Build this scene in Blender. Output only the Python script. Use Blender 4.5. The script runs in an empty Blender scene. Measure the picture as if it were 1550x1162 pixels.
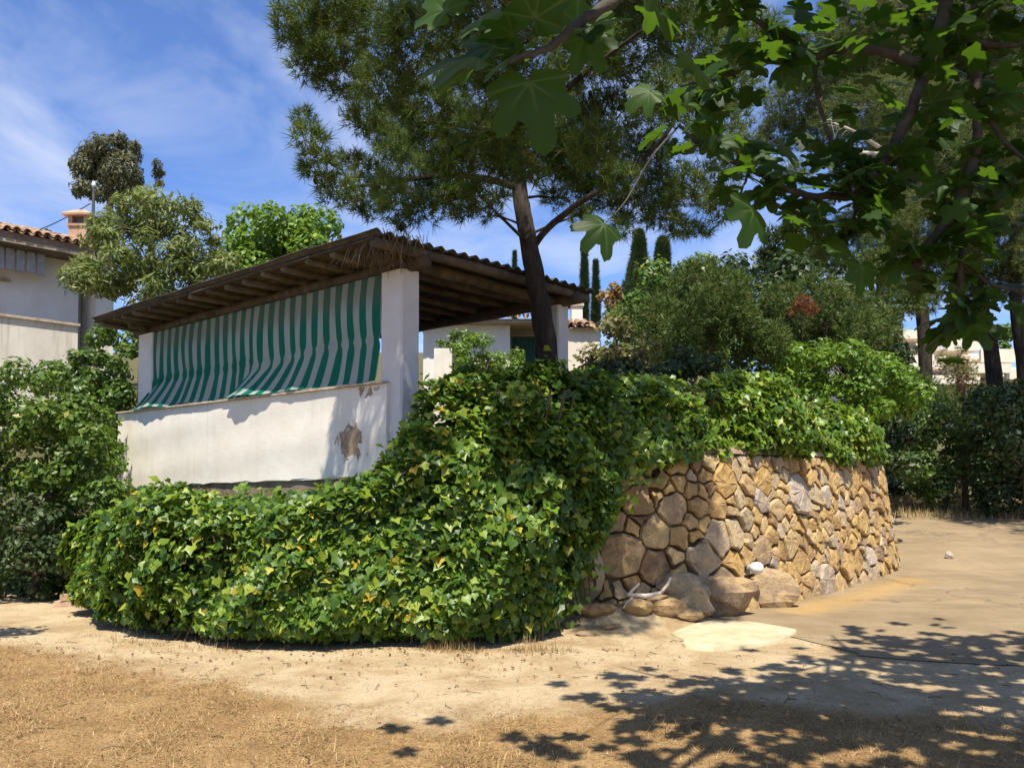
import bpy, math, random
import numpy as np
from mathutils import Vector, Matrix

rng = np.random.default_rng(7)
random.seed(7)
R = math.radians
scene = bpy.context.scene
COL = scene.collection

# ------------------------------------------------------------------ camera
EYE = 1.6
FPX = 1300.0                 # focal length in photo pixels (1550 wide)
PITCH = R(2.0)
HOR_SHIFT = 89.0             # rest of the horizon offset, as lens shift
cam_d = bpy.data.cameras.new('camera')
cam_d.sensor_fit = 'HORIZONTAL'; cam_d.sensor_width = 36.0
cam_d.lens = 36.0 * FPX / 1550.0
cam_d.shift_y = HOR_SHIFT / 1550.0
cam_d.clip_start = 0.05; cam_d.clip_end = 3000.0
cam = bpy.data.objects.new('camera', cam_d); COL.objects.link(cam)
cam.location = (0, 0, EYE); cam.rotation_euler = (math.pi / 2 + PITCH, 0, 0)
scene.camera = cam

def P(px, py, y):
    """point on the ray through photo pixel (px, py) at world depth y"""
    a = (px - 775.0) / FPX
    b = (581.0 + HOR_SHIFT - py) / FPX
    d = Vector((a, math.cos(PITCH) - b * math.sin(PITCH), math.sin(PITCH) + b * math.cos(PITCH)))
    return Vector((d.x, d.y, d.z)) * (y / d.y) + Vector((0, 0, EYE))

# ------------------------------------------------------------------ sun and sky
SUN_ELEV = R(64.0)
SUN_H = Vector((0.02, -1.0, 0)).normalized()
SUN = Vector((SUN_H.x * math.cos(SUN_ELEV), SUN_H.y * math.cos(SUN_ELEV), math.sin(SUN_ELEV)))
sl = bpy.data.lights.new('sun', 'SUN'); sl.energy = 5.0; sl.angle = R(0.55); sl.color = (1.0, 0.93, 0.80)
so = bpy.data.objects.new('sun', sl); COL.objects.link(so)
so.rotation_euler = SUN.to_track_quat('Z', 'Y').to_euler(); so.location = (6, -10, 25)

w = bpy.data.worlds.new('World'); scene.world = w; w.use_nodes = True
nt = w.node_tree; nt.nodes.clear()
def wn(t, **k):
    n = nt.nodes.new(t)
    for a, b in k.items(): setattr(n, a, b)
    return n
sky = wn('ShaderNodeTexSky', sky_type='NISHITA', sun_disc=False)
sky.sun_elevation = SUN_ELEV; sky.sun_rotation = math.atan2(SUN.x, SUN.y)
sky.altitude = 0; sky.air_density = 1.0; sky.dust_density = 0.3; sky.ozone_density = 2.2
tint = wn('ShaderNodeMix', data_type='RGBA', blend_type='MULTIPLY'); tint.inputs[0].default_value = 1.0
tint.inputs[7].default_value = (0.88, 1.06, 1.48, 1)
nt.links.new(sky.outputs[0], tint.inputs[6])
# thin cirrus: noise on a flat layer high overhead
tc = wn('ShaderNodeTexCoord'); sep = wn('ShaderNodeSeparateXYZ'); nt.links.new(tc.outputs['Generated'], sep.inputs[0])
mz = wn('ShaderNodeMath', operation='MAXIMUM'); mz.inputs[1].default_value = 0.03; nt.links.new(sep.outputs[2], mz.inputs[0])
dx = wn('ShaderNodeMath', operation='DIVIDE'); dy = wn('ShaderNodeMath', operation='DIVIDE')
nt.links.new(sep.outputs[0], dx.inputs[0]); nt.links.new(mz.outputs[0], dx.inputs[1])
nt.links.new(sep.outputs[1], dy.inputs[0]); nt.links.new(mz.outputs[0], dy.inputs[1])
cmb = wn('ShaderNodeCombineXYZ'); nt.links.new(dx.outputs[0], cmb.inputs[0]); nt.links.new(dy.outputs[0], cmb.inputs[1])
mp = wn('ShaderNodeMapping'); mp.inputs['Rotation'].default_value = (0, 0, R(38)); mp.inputs['Scale'].default_value = (0.9, 0.42, 1)
mp.inputs['Location'].default_value = (0.35, 0.9, 0)
nt.links.new(cmb.outputs[0], mp.inputs[0])
nz = wn('ShaderNodeTexNoise'); nz.inputs['Scale'].default_value = 1.7; nz.inputs['Detail'].default_value = 9; nz.inputs['Roughness'].default_value = 0.56
nz.inputs['Distortion'].default_value = 0.5
nt.links.new(mp.outputs[0], nz.inputs[0])
cr = wn('ShaderNodeValToRGB'); cr.color_ramp.elements[0].position = 0.42; cr.color_ramp.elements[1].position = 0.74
cr.color_ramp.elements[0].color = (0, 0, 0, 1); cr.color_ramp.elements[1].color = (1, 1, 1, 1)
nt.links.new(nz.outputs[0], cr.inputs[0])
cm = wn('ShaderNodeMath', operation='MULTIPLY'); cm.inputs[1].default_value = 0.75; nt.links.new(cr.outputs[0], cm.inputs[0])
mixc = wn('ShaderNodeMix', data_type='RGBA'); nt.links.new(cm.outputs[0], mixc.inputs[0])
nt.links.new(tint.outputs[2], mixc.inputs[6]); mixc.inputs[7].default_value = (6.0, 6.6, 8.2, 1)
bg = wn('ShaderNodeBackground'); bg.inputs[1].default_value = 0.078
nt.links.new(mixc.outputs[2], bg.inputs[0])
wo = wn('ShaderNodeOutputWorld'); nt.links.new(bg.outputs[0], wo.inputs[0])

vs = scene.view_settings
vs.view_transform = 'Standard'; vs.look = 'None'; vs.gamma = 1.0; vs.use_curve_mapping = False; vs.exposure = 0.74
scene.cycles.max_bounces = 8; scene.cycles.transparent_max_bounces = 8

# ------------------------------------------------------------------ helpers
def tag(o, label=None, cat=None, group=None, kind=None):
    if label: o['label'] = label
    if cat: o['category'] = cat
    if group: o['group'] = group
    if kind: o['kind'] = kind
    return o

def link(o, parent=None):
    COL.objects.link(o)
    if parent is not None:
        o.parent = parent
        if parent.type == 'EMPTY':
            o.matrix_parent_inverse = Matrix.Translation(-Vector(parent.location))
    return o

def empty(name, loc, label=None, cat=None, group=None):
    e = bpy.data.objects.new(name, None); e.location = loc; e.empty_display_size = 0.2
    COL.objects.link(e)
    return tag(e, label, cat, group)

def mesh_from(name, V, F, mat=None, attrs=None, smooth=False, uv=None):
    """V (n,3); F either an (m,k) array or a list of index lists"""
    me = bpy.data.meshes.new(name)
    V = np.asarray(V, dtype=np.float32)
    if isinstance(F, np.ndarray):
        m, k = F.shape
        me.vertices.add(len(V)); me.vertices.foreach_set('co', V.ravel())
        me.loops.add(m * k); me.loops.foreach_set('vertex_index', F.astype(np.int32).ravel())
        me.polygons.add(m)
        me.polygons.foreach_set('loop_start', np.arange(0, m * k, k, dtype=np.int32))
        me.update(calc_edges=True)
    else:
        me.from_pydata([tuple(map(float, v)) for v in V], [], [list(f) for f in F])
    if attrs:
        for an, av in attrs.items():
            a = me.attributes.new(an, 'FLOAT', 'POINT'); a.data.foreach_set('value', np.asarray(av, dtype=np.float32))
    if uv is not None:
        a = me.attributes.new('st', 'FLOAT2', 'POINT'); a.data.foreach_set('vector', np.asarray(uv, dtype=np.float32).ravel())
    if smooth:
        me.polygons.foreach_set('use_smooth', np.ones(len(me.polygons), dtype=bool))
    if mat: me.materials.append(mat)
    me.update()
    return me

def obj(name, me, parent=None):
    return link(bpy.data.objects.new(name, me), parent)

class MB:
    """collects polygons; build() links them as one mesh object"""
    def __init__(self): self.v = []; self.f = []
    def add(self, V, F):
        n = len(self.v); self.v += [tuple(p) for p in V]; self.f += [[i + n for i in f] for f in F]
        return self
    def box(self, lo, hi, fr=None):
        x0, y0, z0 = lo; x1, y1, z1 = hi
        V = [(x0,y0,z0),(x1,y0,z0),(x1,y1,z0),(x0,y1,z0),(x0,y0,z1),(x1,y0,z1),(x1,y1,z1),(x0,y1,z1)]
        if fr: V = [fr(*p) for p in V]
        return self.add(V, [(0,3,2,1),(4,5,6,7),(0,1,5,4),(1,2,6,5),(2,3,7,6),(3,0,4,7)])
    def tube(self, pts, rad, n=8, cap=True):
        V, F = tube(pts, rad, n, cap); return self.add(V, F)
    def build(self, name, mat, parent=None, smooth=False):
        return obj(name, mesh_from(name, self.v, self.f, mat, smooth=smooth), parent)

def tube(pts, rad, n=8, cap=True, wob=0.0):
    pts = [Vector(p) for p in pts]
    if not hasattr(rad, '__len__'): rad = [rad] * len(pts)
    V = []; F = []
    ref = Vector((0.31, 0.17, 0.93))
    t0 = (pts[-1] - pts[0]).normalized()
    if abs(t0.dot(ref)) > 0.9: ref = Vector((1, 0.1, 0))
    for i, p in enumerate(pts):
        t = (pts[min(i + 1, len(pts) - 1)] - pts[max(i - 1, 0)]).normalized()
        a = t.cross(ref).normalized(); b = t.cross(a)
        for k in range(n):
            th = 2 * math.pi * k / n
            r = rad[i] * (1 + wob * math.sin(3 * th + 1.7 * i) + wob * 0.7 * random.uniform(-1, 1))
            V.append(p + a * (r * math.cos(th)) + b * (r * math.sin(th)))
    for i in range(len(pts) - 1):
        for k in range(n):
            k2 = (k + 1) % n
            F.append((i * n + k, i * n + k2, (i + 1) * n + k2, (i + 1) * n + k))
    if cap:
        F.append(tuple(range(n - 1, -1, -1))); F.append(tuple((len(pts) - 1) * n + k for k in range(n)))
    return V, F

def smooth_path(pts, m=6):
    """Catmull-Rom through points of any dimension"""
    A = np.array([list(p) for p in pts], float); out = []
    B = np.vstack([2 * A[0] - A[1], A, 2 * A[-1] - A[-2]])
    for i in range(1, len(B) - 2):
        p0, p1, p2, p3 = B[i-1], B[i], B[i+1], B[i+2]
        for j in range(m):
            t = j / m
            out.append(0.5 * ((2*p1) + (-p0+p2)*t + (2*p0-5*p1+4*p2-p3)*t*t + (-p0+3*p1-3*p2+p3)*t**3))
    out.append(A[-1])
    return np.array(out)

def unit(a): return a / (np.linalg.norm(a, axis=-1, keepdims=True) + 1e-9)

def vnoise(p, s=1.0, seed=0):
    """cheap smooth noise from sines, about -1..1; p (n,3)"""
    r = np.random.default_rng(seed); q = np.asarray(p, float) * s; o = 0
    for k in range(5):
        d = r.normal(size=3); d *= (1.1 + 0.75 * k) / np.linalg.norm(d)
        o = o + np.sin(q @ d + r.uniform(0, 6.28)) / (1 + 0.45 * k)
    return o / 2.4

# ------------------------------------------------------------------ materials
def new_mat(name):
    m = bpy.data.materials.new(name); m.use_nodes = True
    t = m.node_tree; t.nodes.clear()
    out = t.nodes.new('ShaderNodeOutputMaterial')
    return m, t, out

def nd(t, typ, ins=None, **k):
    n = t.nodes.new(typ)
    for a, b in k.items(): setattr(n, a, b)
    for a, b in (ins or {}).items():
        if isinstance(b, bpy.types.NodeSocket): t.links.new(b, n.inputs[a])
        else: n.inputs[a].default_value = b
    return n

def ramp(t, fac, stops, interp='LINEAR'):
    n = t.nodes.new('ShaderNodeValToRGB'); n.color_ramp.interpolation = interp
    e = n.color_ramp.elements
    while len(e) < len(stops): e.new(0.5)
    for el, (p, c) in zip(e, stops):
        el.position = p; el.color = (c[0], c[1], c[2], 1) if hasattr(c, '__len__') else (c, c, c, 1)
    t.links.new(fac, n.inputs[0])
    return n.outputs[0]

def mixc(t, fac, a, b, mode='MIX'):
    n = t.nodes.new('ShaderNodeMix'); n.data_type = 'RGBA'; n.blend_type = mode
    for i, v in ((0, fac), (6, a), (7, b)):
        if isinstance(v, bpy.types.NodeSocket): t.links.new(v, n.inputs[i])
        else: n.inputs[i].default_value = v if (i == 0 or len(v) == 4) else (*v, 1)
    return n.outputs[2]

def noise(t, vec, scale, detail=5, rough=0.55, dist=0.0):
    n = nd(t, 'ShaderNodeTexNoise', {'Scale': scale, 'Detail': detail, 'Roughness': rough, 'Distortion': dist})
    if vec is not None: t.links.new(vec, n.inputs[0])
    return n.outputs[0]

def math_(t, op, a, b=None):
    n = t.nodes.new('ShaderNodeMath'); n.operation = op
    for i, v in ((0, a), (1, b)):
        if v is None: continue
        if isinstance(v, bpy.types.NodeSocket): t.links.new(v, n.inputs[i])
        else: n.inputs[i].default_value = v
    return n.outputs[0]

def worldpos(t): return nd(t, 'ShaderNodeNewGeometry').outputs['Position']

def mat_rough(name, stops, scale=6, rough=0.9, bump=0.3, bscale=40, fine=None, spec=0.2, stretch=None, rand=0.0):
    """mottled matt surface: noise through a colour ramp, fine relief"""
    m, t, out = new_mat(name)
    v = worldpos(t)
    if stretch:
        mpn = nd(t, 'ShaderNodeMapping', {'Scale': stretch}); t.links.new(v, mpn.inputs[0]); v2 = mpn.outputs[0]
    else: v2 = v
    c = ramp(t, noise(t, v2, scale, 7, 0.6), stops)
    if rand:
        oi = nd(t, 'ShaderNodeObjectInfo').outputs['Random']
        hs = nd(t, 'ShaderNodeHueSaturation', {'Color': c})
        t.links.new(math_(t, 'ADD', math_(t, 'MULTIPLY', oi, rand), 1 - rand / 2), hs.inputs['Value']); c = hs.outputs[0]
    b = nd(t, 'ShaderNodeBump', {'Strength': bump, 'Distance': 0.02})
    t.links.new(noise(t, v2, bscale, 6, 0.65), b.inputs['Height'])
    p = nd(t, 'ShaderNodeBsdfPrincipled', {'Base Color': c, 'Roughness': rough, 'Specular IOR Level': spec})
    t.links.new(b.outputs[0], p.inputs['Normal']); t.links.new(p.outputs[0], out.inputs[0])
    return m

def mat_leaf(name, stops, trans=0.35, tcol=(0.30, 0.42, 0.05), rough=0.42, spec=0.45, patch=0.9, veins=False):
    """leaf: colour picked by the per-leaf value 'rnd', some light passes through"""
    m, t, out = new_mat(name)
    a = nd(t, 'ShaderNodeAttribute', attribute_name='rnd').outputs['Fac']
    n = noise(t, worldpos(t), patch, 3)
    f = math_(t, 'ADD', a, math_(t, 'MULTIPLY', math_(t, 'SUBTRACT', n, 0.5), 0.55))
    c = ramp(t, f, stops)
    tc_ = mixc(t, 0.55, c, tcol)
    if veins:
        ve = nd(t, 'ShaderNodeAttribute', attribute_name='vein').outputs['Fac']
        c = mixc(t, math_(t, 'MULTIPLY', ve, 0.5), c, (0.20, 0.27, 0.09))
        fine = noise(t, nd(t, 'ShaderNodeTexCoord').outputs['Object'], 26, 4)
        c = mixc(t, math_(t, 'MULTIPLY', fine, 0.35), c, (0.02, 0.05, 0.012))
        tc_ = mixc(t, math_(t, 'MULTIPLY', ve, 0.4), tc_, (0.08, 0.16, 0.02))
    p = nd(t, 'ShaderNodeBsdfPrincipled', {'Base Color': c, 'Roughness': rough, 'Specular IOR Level': spec})
    tr = nd(t, 'ShaderNodeBsdfTranslucent', {'Color': tc_})
    mx = nd(t, 'ShaderNodeMixShader', {0: trans}); t.links.new(p.outputs[0], mx.inputs[1]); t.links.new(tr.outputs[0], mx.inputs[2])
    t.links.new(mx.outputs[0], out.inputs[0])
    return m

M = {}
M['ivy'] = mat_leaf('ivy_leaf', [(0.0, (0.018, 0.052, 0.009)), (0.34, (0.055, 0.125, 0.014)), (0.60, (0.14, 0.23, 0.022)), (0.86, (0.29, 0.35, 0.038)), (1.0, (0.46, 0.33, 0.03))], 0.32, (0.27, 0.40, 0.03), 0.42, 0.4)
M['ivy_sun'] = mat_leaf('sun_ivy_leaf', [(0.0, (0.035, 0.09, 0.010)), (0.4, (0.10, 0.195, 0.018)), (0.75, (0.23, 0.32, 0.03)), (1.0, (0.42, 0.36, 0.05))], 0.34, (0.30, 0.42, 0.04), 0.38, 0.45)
M['fig'] = mat_leaf('fig_leaf', [(0.0, (0.010, 0.028, 0.005)), (0.6, (0.019, 0.050, 0.008)), (1.0, (0.042, 0.09, 0.013))], 0.36, (0.20, 0.40, 0.02), 0.5, 0.22, veins=True)
M['pine'] = mat_leaf('pine_needle', [(0.0, (0.032, 0.062, 0.014)), (0.5, (0.070, 0.115, 0.022)), (0.85, (0.14, 0.18, 0.036)), (1.0, (0.24, 0.20, 0.07))], 0.30, (0.19, 0.26, 0.04), 0.55, 0.2)
M['pine_far'] = mat_leaf('far_pine_needle', [(0.0, (0.038, 0.062, 0.016)), (0.5, (0.085, 0.115, 0.030)), (1.0, (0.18, 0.195, 0.055))], 0.30, (0.19, 0.24, 0.05), 0.55, 0.2)
M['shrub'] = mat_leaf('shrub_leaf', [(0.0, (0.035, 0.078, 0.012)), (0.5, (0.085, 0.155, 0.024)), (0.9, (0.16, 0.235, 0.036)), (1.0, (0.28, 0.25, 0.05))], 0.30, (0.22, 0.32, 0.04), 0.42, 0.4)
M['bright'] = mat_leaf('bright_leaf', [(0.0, (0.06, 0.13, 0.016)), (0.5, (0.125, 0.23, 0.024)), (1.0, (0.23, 0.33, 0.045))], 0.35, (0.32, 0.46, 0.04), 0.42, 0.4)
M['loose'] = mat_leaf('loose_leaf', [(0.0, (0.07, 0.105, 0.03)), (0.5, (0.14, 0.185, 0.045)), (0.9, (0.22, 0.26, 0.07)), (1.0, (0.34, 0.25, 0.09))], 0.32, (0.28, 0.33, 0.07), 0.45, 0.4)
M['eucal'] = mat_leaf('gum_leaf', [(0.0, (0.06, 0.07, 0.035)), (0.6, (0.115, 0.12, 0.055)), (1.0, (0.18, 0.16, 0.08))], 0.25, (0.2, 0.2, 0.07), 0.5, 0.35)
M['juniper'] = mat_leaf('juniper_leaf', [(0.0, (0.03, 0.062, 0.014)), (0.5, (0.072, 0.115, 0.026)), (0.9, (0.135, 0.175, 0.042)), (1.0, (0.21, 0.15, 0.055))], 0.25, (0.17, 0.23, 0.04), 0.55, 0.2)
M['dark'] = mat_leaf('dark_leaf', [(0.0, (0.022, 0.045, 0.014)), (0.6, (0.045, 0.075, 0.022)), (1.0, (0.085, 0.115, 0.035))], 0.22, (0.12, 0.18, 0.03), 0.5, 0.35)
M['cypress'] = mat_leaf('cypress_leaf', [(0.0, (0.02, 0.045, 0.018)), (0.6, (0.045, 0.08, 0.028)), (1.0, (0.08, 0.115, 0.045))], 0.15, (0.1, 0.15, 0.04), 0.6, 0.25)
M['olive'] = mat_leaf('dry_leaf', [(0.0, (0.10, 0.11, 0.035)), (0.5, (0.17, 0.175, 0.06)), (1.0, (0.30, 0.24, 0.10))], 0.3, (0.3, 0.28, 0.08), 0.5, 0.3)
M['rust'] = mat_leaf('withered_leaf', [(0.0, (0.10, 0.035, 0.015)), (0.6, (0.20, 0.07, 0.03)), (1.0, (0.28, 0.13, 0.05))], 0.25, (0.3, 0.12, 0.04), 0.6, 0.2)
M['autumn'] = mat_leaf('autumn_leaf', [(0.0, (0.16, 0.11, 0.03)), (0.6, (0.30, 0.19, 0.06)), (1.0, (0.40, 0.27, 0.10))], 0.3, (0.4, 0.25, 0.08), 0.6, 0.2)
M['straw'] = mat_leaf('straw', [(0.0, (0.15, 0.085, 0.035)), (0.4, (0.30, 0.185, 0.08)), (0.8, (0.48, 0.33, 0.155)), (0.94, (0.60, 0.46, 0.24)), (1.0, (0.17, 0.21, 0.06))], 0.2, (0.5, 0.35, 0.15), 0.6, 0.25)

M['bark'] = mat_rough('pine_bark', [(0.25, (0.012, 0.010, 0.009)), (0.5, (0.035, 0.028, 0.023)), (0.75, (0.085, 0.067, 0.055))], 9, 0.95, 0.9, 26, stretch=(1, 1, 0.28))
M['figbark'] = mat_rough('fig_bark', [(0.3, (0.035, 0.031, 0.026)), (0.7, (0.095, 0.085, 0.07))], 12, 0.85, 0.4, 60)
M['deadwood'] = mat_rough('dead_wood', [(0.3, (0.34, 0.29, 0.24)), (0.7, (0.60, 0.54, 0.47))], 9, 0.9, 0.4, 50)
M['twig'] = mat_rough('twig', [(0.3, (0.07, 0.05, 0.033)), (0.7, (0.15, 0.11, 0.075))], 7, 0.95, 0.5, 40)
M['log'] = mat_rough('weathered_log', [(0.25, (0.048, 0.038, 0.029)), (0.5, (0.105, 0.083, 0.062)), (0.8, (0.19, 0.155, 0.118))], 5, 0.9, 0.7, 30, rand=0.5)
M['reed'] = mat_rough('reed_mat', [(0.25, (0.040, 0.031, 0.022)), (0.55, (0.09, 0.07, 0.049)), (0.8, (0.165, 0.13, 0.092))], 4, 0.95, 0.9, 14, stretch=(3, 3, 12))
M['sheet'] = mat_rough('fibre_cement', [(0.3, (0.05, 0.046, 0.042)), (0.6, (0.11, 0.098, 0.085)), (0.8, (0.24, 0.18, 0.12))], 3, 0.95, 0.5, 40)
M['thatch'] = mat_rough('thatch', [(0.3, (0.08, 0.06, 0.042)), (0.7, (0.23, 0.17, 0.11))], 14, 0.95, 0.5, 60)

def plaster(name, base, dirt, peel=0.0, drip=True, streak=0.35):
    m, t, out = new_mat(name)
    v = worldpos(t)
    n1 = noise(t, v, 2.2, 6, 0.6)
    c = mixc(t, math_(t, 'MULTIPLY', ramp(t, n1, [(0.35, 0.0), (0.75, 1.0)]), 0.45), base, dirt)
    if drip:
        mpn = nd(t, 'ShaderNodeMapping', {'Scale': (7, 7, 0.5)}); t.links.new(v, mpn.inputs[0])
        c = mixc(t, math_(t, 'MULTIPLY', ramp(t, noise(t, mpn.outputs[0], 1.0, 5, 0.6), [(0.55, 0.0), (0.75, 1.0)]), streak), c, dirt)
    fine = noise(t, v, 60, 5, 0.7)
    hgt = math_(t, 'MULTIPLY', fine, 0.35)
    if peel:
        a = nd(t, 'ShaderNodeAttribute', attribute_name='peel').outputs['Fac']
        e = math_(t, 'ADD', math_(t, 'MULTIPLY', a, 0.40), math_(t, 'MULTIPLY', noise(t, v, 6.5, 8, 0.72, 0.6), 0.85))
        k = ramp(t, e, [(0.685, 0.0), (0.70, 1.0)])
        br = ramp(t, noise(t, v, 22, 4), [(0.3, (0.25, 0.17, 0.11)), (0.7, (0.44, 0.34, 0.24))])
        c = mixc(t, k, c, br)
        hgt = math_(t, 'SUBTRACT', hgt, math_(t, 'MULTIPLY', k, 0.8))
    big = noise(t, v, 5, 4)
    b = nd(t, 'ShaderNodeBump', {'Strength': 0.35, 'Distance': 0.02})
    t.links.new(math_(t, 'ADD', hgt, math_(t, 'MULTIPLY', big, 0.6)), b.inputs['Height'])
    p = nd(t, 'ShaderNodeBsdfPrincipled', {'Base Color': c, 'Roughness': 0.92, 'Specular IOR Level': 0.15})
    t.links.new(b.outputs[0], p.inputs['Normal']); t.links.new(p.outputs[0], out.inputs[0])
    return m
M['plaster'] = plaster('limewashed_plaster', (0.82, 0.77, 0.68), (0.60, 0.52, 0.41), peel=1.0, streak=0.5)
M['pillar'] = plaster('pillar_plaster', (0.66, 0.64, 0.61), (0.44, 0.40, 0.35))
M['housewall'] = plaster('house_plaster', (0.72, 0.69, 0.65), (0.52, 0.46, 0.40))
M['stained'] = plaster('stained_plaster', (0.74, 0.69, 0.60), (0.42, 0.36, 0.28), streak=0.8)
M['cream'] = plaster('cream_render', (0.70, 0.62, 0.50), (0.58, 0.49, 0.38), streak=0.2)
M['rawbase'] = mat_rough('raw_masonry', [(0.3, (0.16, 0.115, 0.08)), (0.6, (0.30, 0.22, 0.15)), (0.8, (0.42, 0.33, 0.24))], 4, 0.95, 0.8, 25)
M['sill'] = mat_rough('clay_sill', [(0.3, (0.38, 0.27, 0.19)), (0.7, (0.60, 0.52, 0.43))], 9, 0.9, 0.3, 50)
M['tile'] = mat_rough('clay_tile', [(0.25, (0.16, 0.10, 0.065)), (0.5, (0.34, 0.21, 0.13)), (0.75, (0.50, 0.36, 0.25))], 6, 0.9, 0.4, 50, rand=0.6)
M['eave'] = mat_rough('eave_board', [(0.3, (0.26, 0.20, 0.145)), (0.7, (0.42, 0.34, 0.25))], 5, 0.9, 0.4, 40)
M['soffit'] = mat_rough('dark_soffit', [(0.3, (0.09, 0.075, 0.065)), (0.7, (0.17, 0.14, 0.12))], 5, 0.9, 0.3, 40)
M['terracotta'] = mat_rough('chimney_clay', [(0.3, (0.32, 0.19, 0.12)), (0.7, (0.52, 0.36, 0.25))], 6, 0.9, 0.3, 40)
M['shutter'] = mat_rough('green_shutter', [(0.3, (0.010, 0.055, 0.042)), (0.7, (0.022, 0.085, 0.066))], 5, 0.6, 0.15, 40, spec=0.35)
M['iron'] = mat_rough('grey_iron', [(0.3, (0.20, 0.21, 0.23)), (0.7, (0.34, 0.35, 0.37))], 8, 0.6, 0.2, 40, spec=0.4)
M['cable'] = mat_rough('black_cable', [(0.3, (0.02, 0.02, 0.022)), (0.7, (0.04, 0.04, 0.042))], 8, 0.6, 0.1, 40)
M['mortar'] = mat_rough('earth_mortar', [(0.3, (0.06, 0.042, 0.025)), (0.6, (0.15, 0.105, 0.062)), (0.8, (0.27, 0.195, 0.115))], 7, 0.97, 0.9, 22)
M['coping'] = mat_rough('wall_coping', [(0.3, (0.20, 0.125, 0.085)), (0.7, (0.38, 0.26, 0.18))], 5, 0.95, 0.7, 25)
M['earth'] = mat_rough('terrace_earth', [(0.3, (0.22, 0.15, 0.085)), (0.7, (0.40, 0.29, 0.17))], 3, 0.97, 0.6, 25)
M['floor'] = mat_rough('floor_tile', [(0.3, (0.26, 0.20, 0.15)), (0.7, (0.36, 0.29, 0.22))], 3, 0.8, 0.2, 40)

def glass_mat():
    m, t, out = new_mat('window_glass')
    p = nd(t, 'ShaderNodeBsdfPrincipled', {'Base Color': (0.02, 0.025, 0.03, 1), 'Roughness': 0.08, 'Specular IOR Level': 0.6})
    t.links.new(p.outputs[0], out.inputs[0]); return m
M['glass'] = glass_mat()
def white_mat():
    m, t, out = new_mat('white_enamel')
    c = ramp(t, noise(t, worldpos(t), 30, 4), [(0.3, (0.68, 0.68, 0.64)), (0.7, (0.82, 0.82, 0.79))])
    p = nd(t, 'ShaderNodeBsdfPrincipled', {'Base Color': c, 'Roughness': 0.35}); t.links.new(p.outputs[0], out.inputs[0]); return m
M['enamel'] = white_mat()

def stone_mat():
    m, t, out = new_mat('field_stone')
    oi = nd(t, 'ShaderNodeAttribute', attribute_name='tone').outputs['Fac']
    base = ramp(t, oi, [(0.0, (0.24, 0.145, 0.065)), (0.14, (0.43, 0.265, 0.095)), (0.28, (0.31, 0.195, 0.085)), (0.42, (0.50, 0.335, 0.125)), (0.56, (0.27, 0.165, 0.082)),
                         (0.70, (0.44, 0.31, 0.15)), (0.82, (0.36, 0.30, 0.21)), (0.91, (0.19, 0.11, 0.06)), (1.0, (0.43, 0.26, 0.095))])
    v = worldpos(t)
    gr = nd(t, 'ShaderNodeAttribute', attribute_name='grey').outputs['Fac']
    speck = ramp(t, noise(t, v, 85, 4, 0.7), [(0.35, (0.22, 0.19, 0.17)), (0.55, (0.42, 0.37, 0.33)), (0.7, (0.58, 0.53, 0.48))])
    base = mixc(t, gr, base, speck)
    n1 = noise(t, v, 7, 7, 0.65, 0.6)
    c = mixc(t, ramp(t, n1, [(0.42, 0.0), (0.72, 0.75)]), base, (0.54, 0.375, 0.155))
    c = mixc(t, ramp(t, n1, [(0.25, 0.8), (0.45, 0.0)]), c, (0.15, 0.10, 0.065))
    c = mixc(t, math_(t, 'MULTIPLY', ramp(t, noise(t, v, 45, 5, 0.7), [(0.3, 1.0), (0.5, 0.0)]), 0.5), c, (0.16, 0.11, 0.075))
    b = nd(t, 'ShaderNodeBump', {'Strength': 0.7, 'Distance': 0.03})
    hh = math_(t, 'ADD', noise(t, v, 12, 8, 0.65), math_(t, 'MULTIPLY', noise(t, v, 60, 5, 0.6), 0.35))
    t.links.new(hh, b.inputs['Height'])
    p = nd(t, 'ShaderNodeBsdfPrincipled', {'Base Color': c, 'Roughness': 0.92, 'Specular IOR Level': 0.2})
    t.links.new(b.outputs[0], p.inputs['Normal']); t.links.new(p.outputs[0], out.inputs[0])
    return m
M['stone'] = stone_mat()

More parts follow.
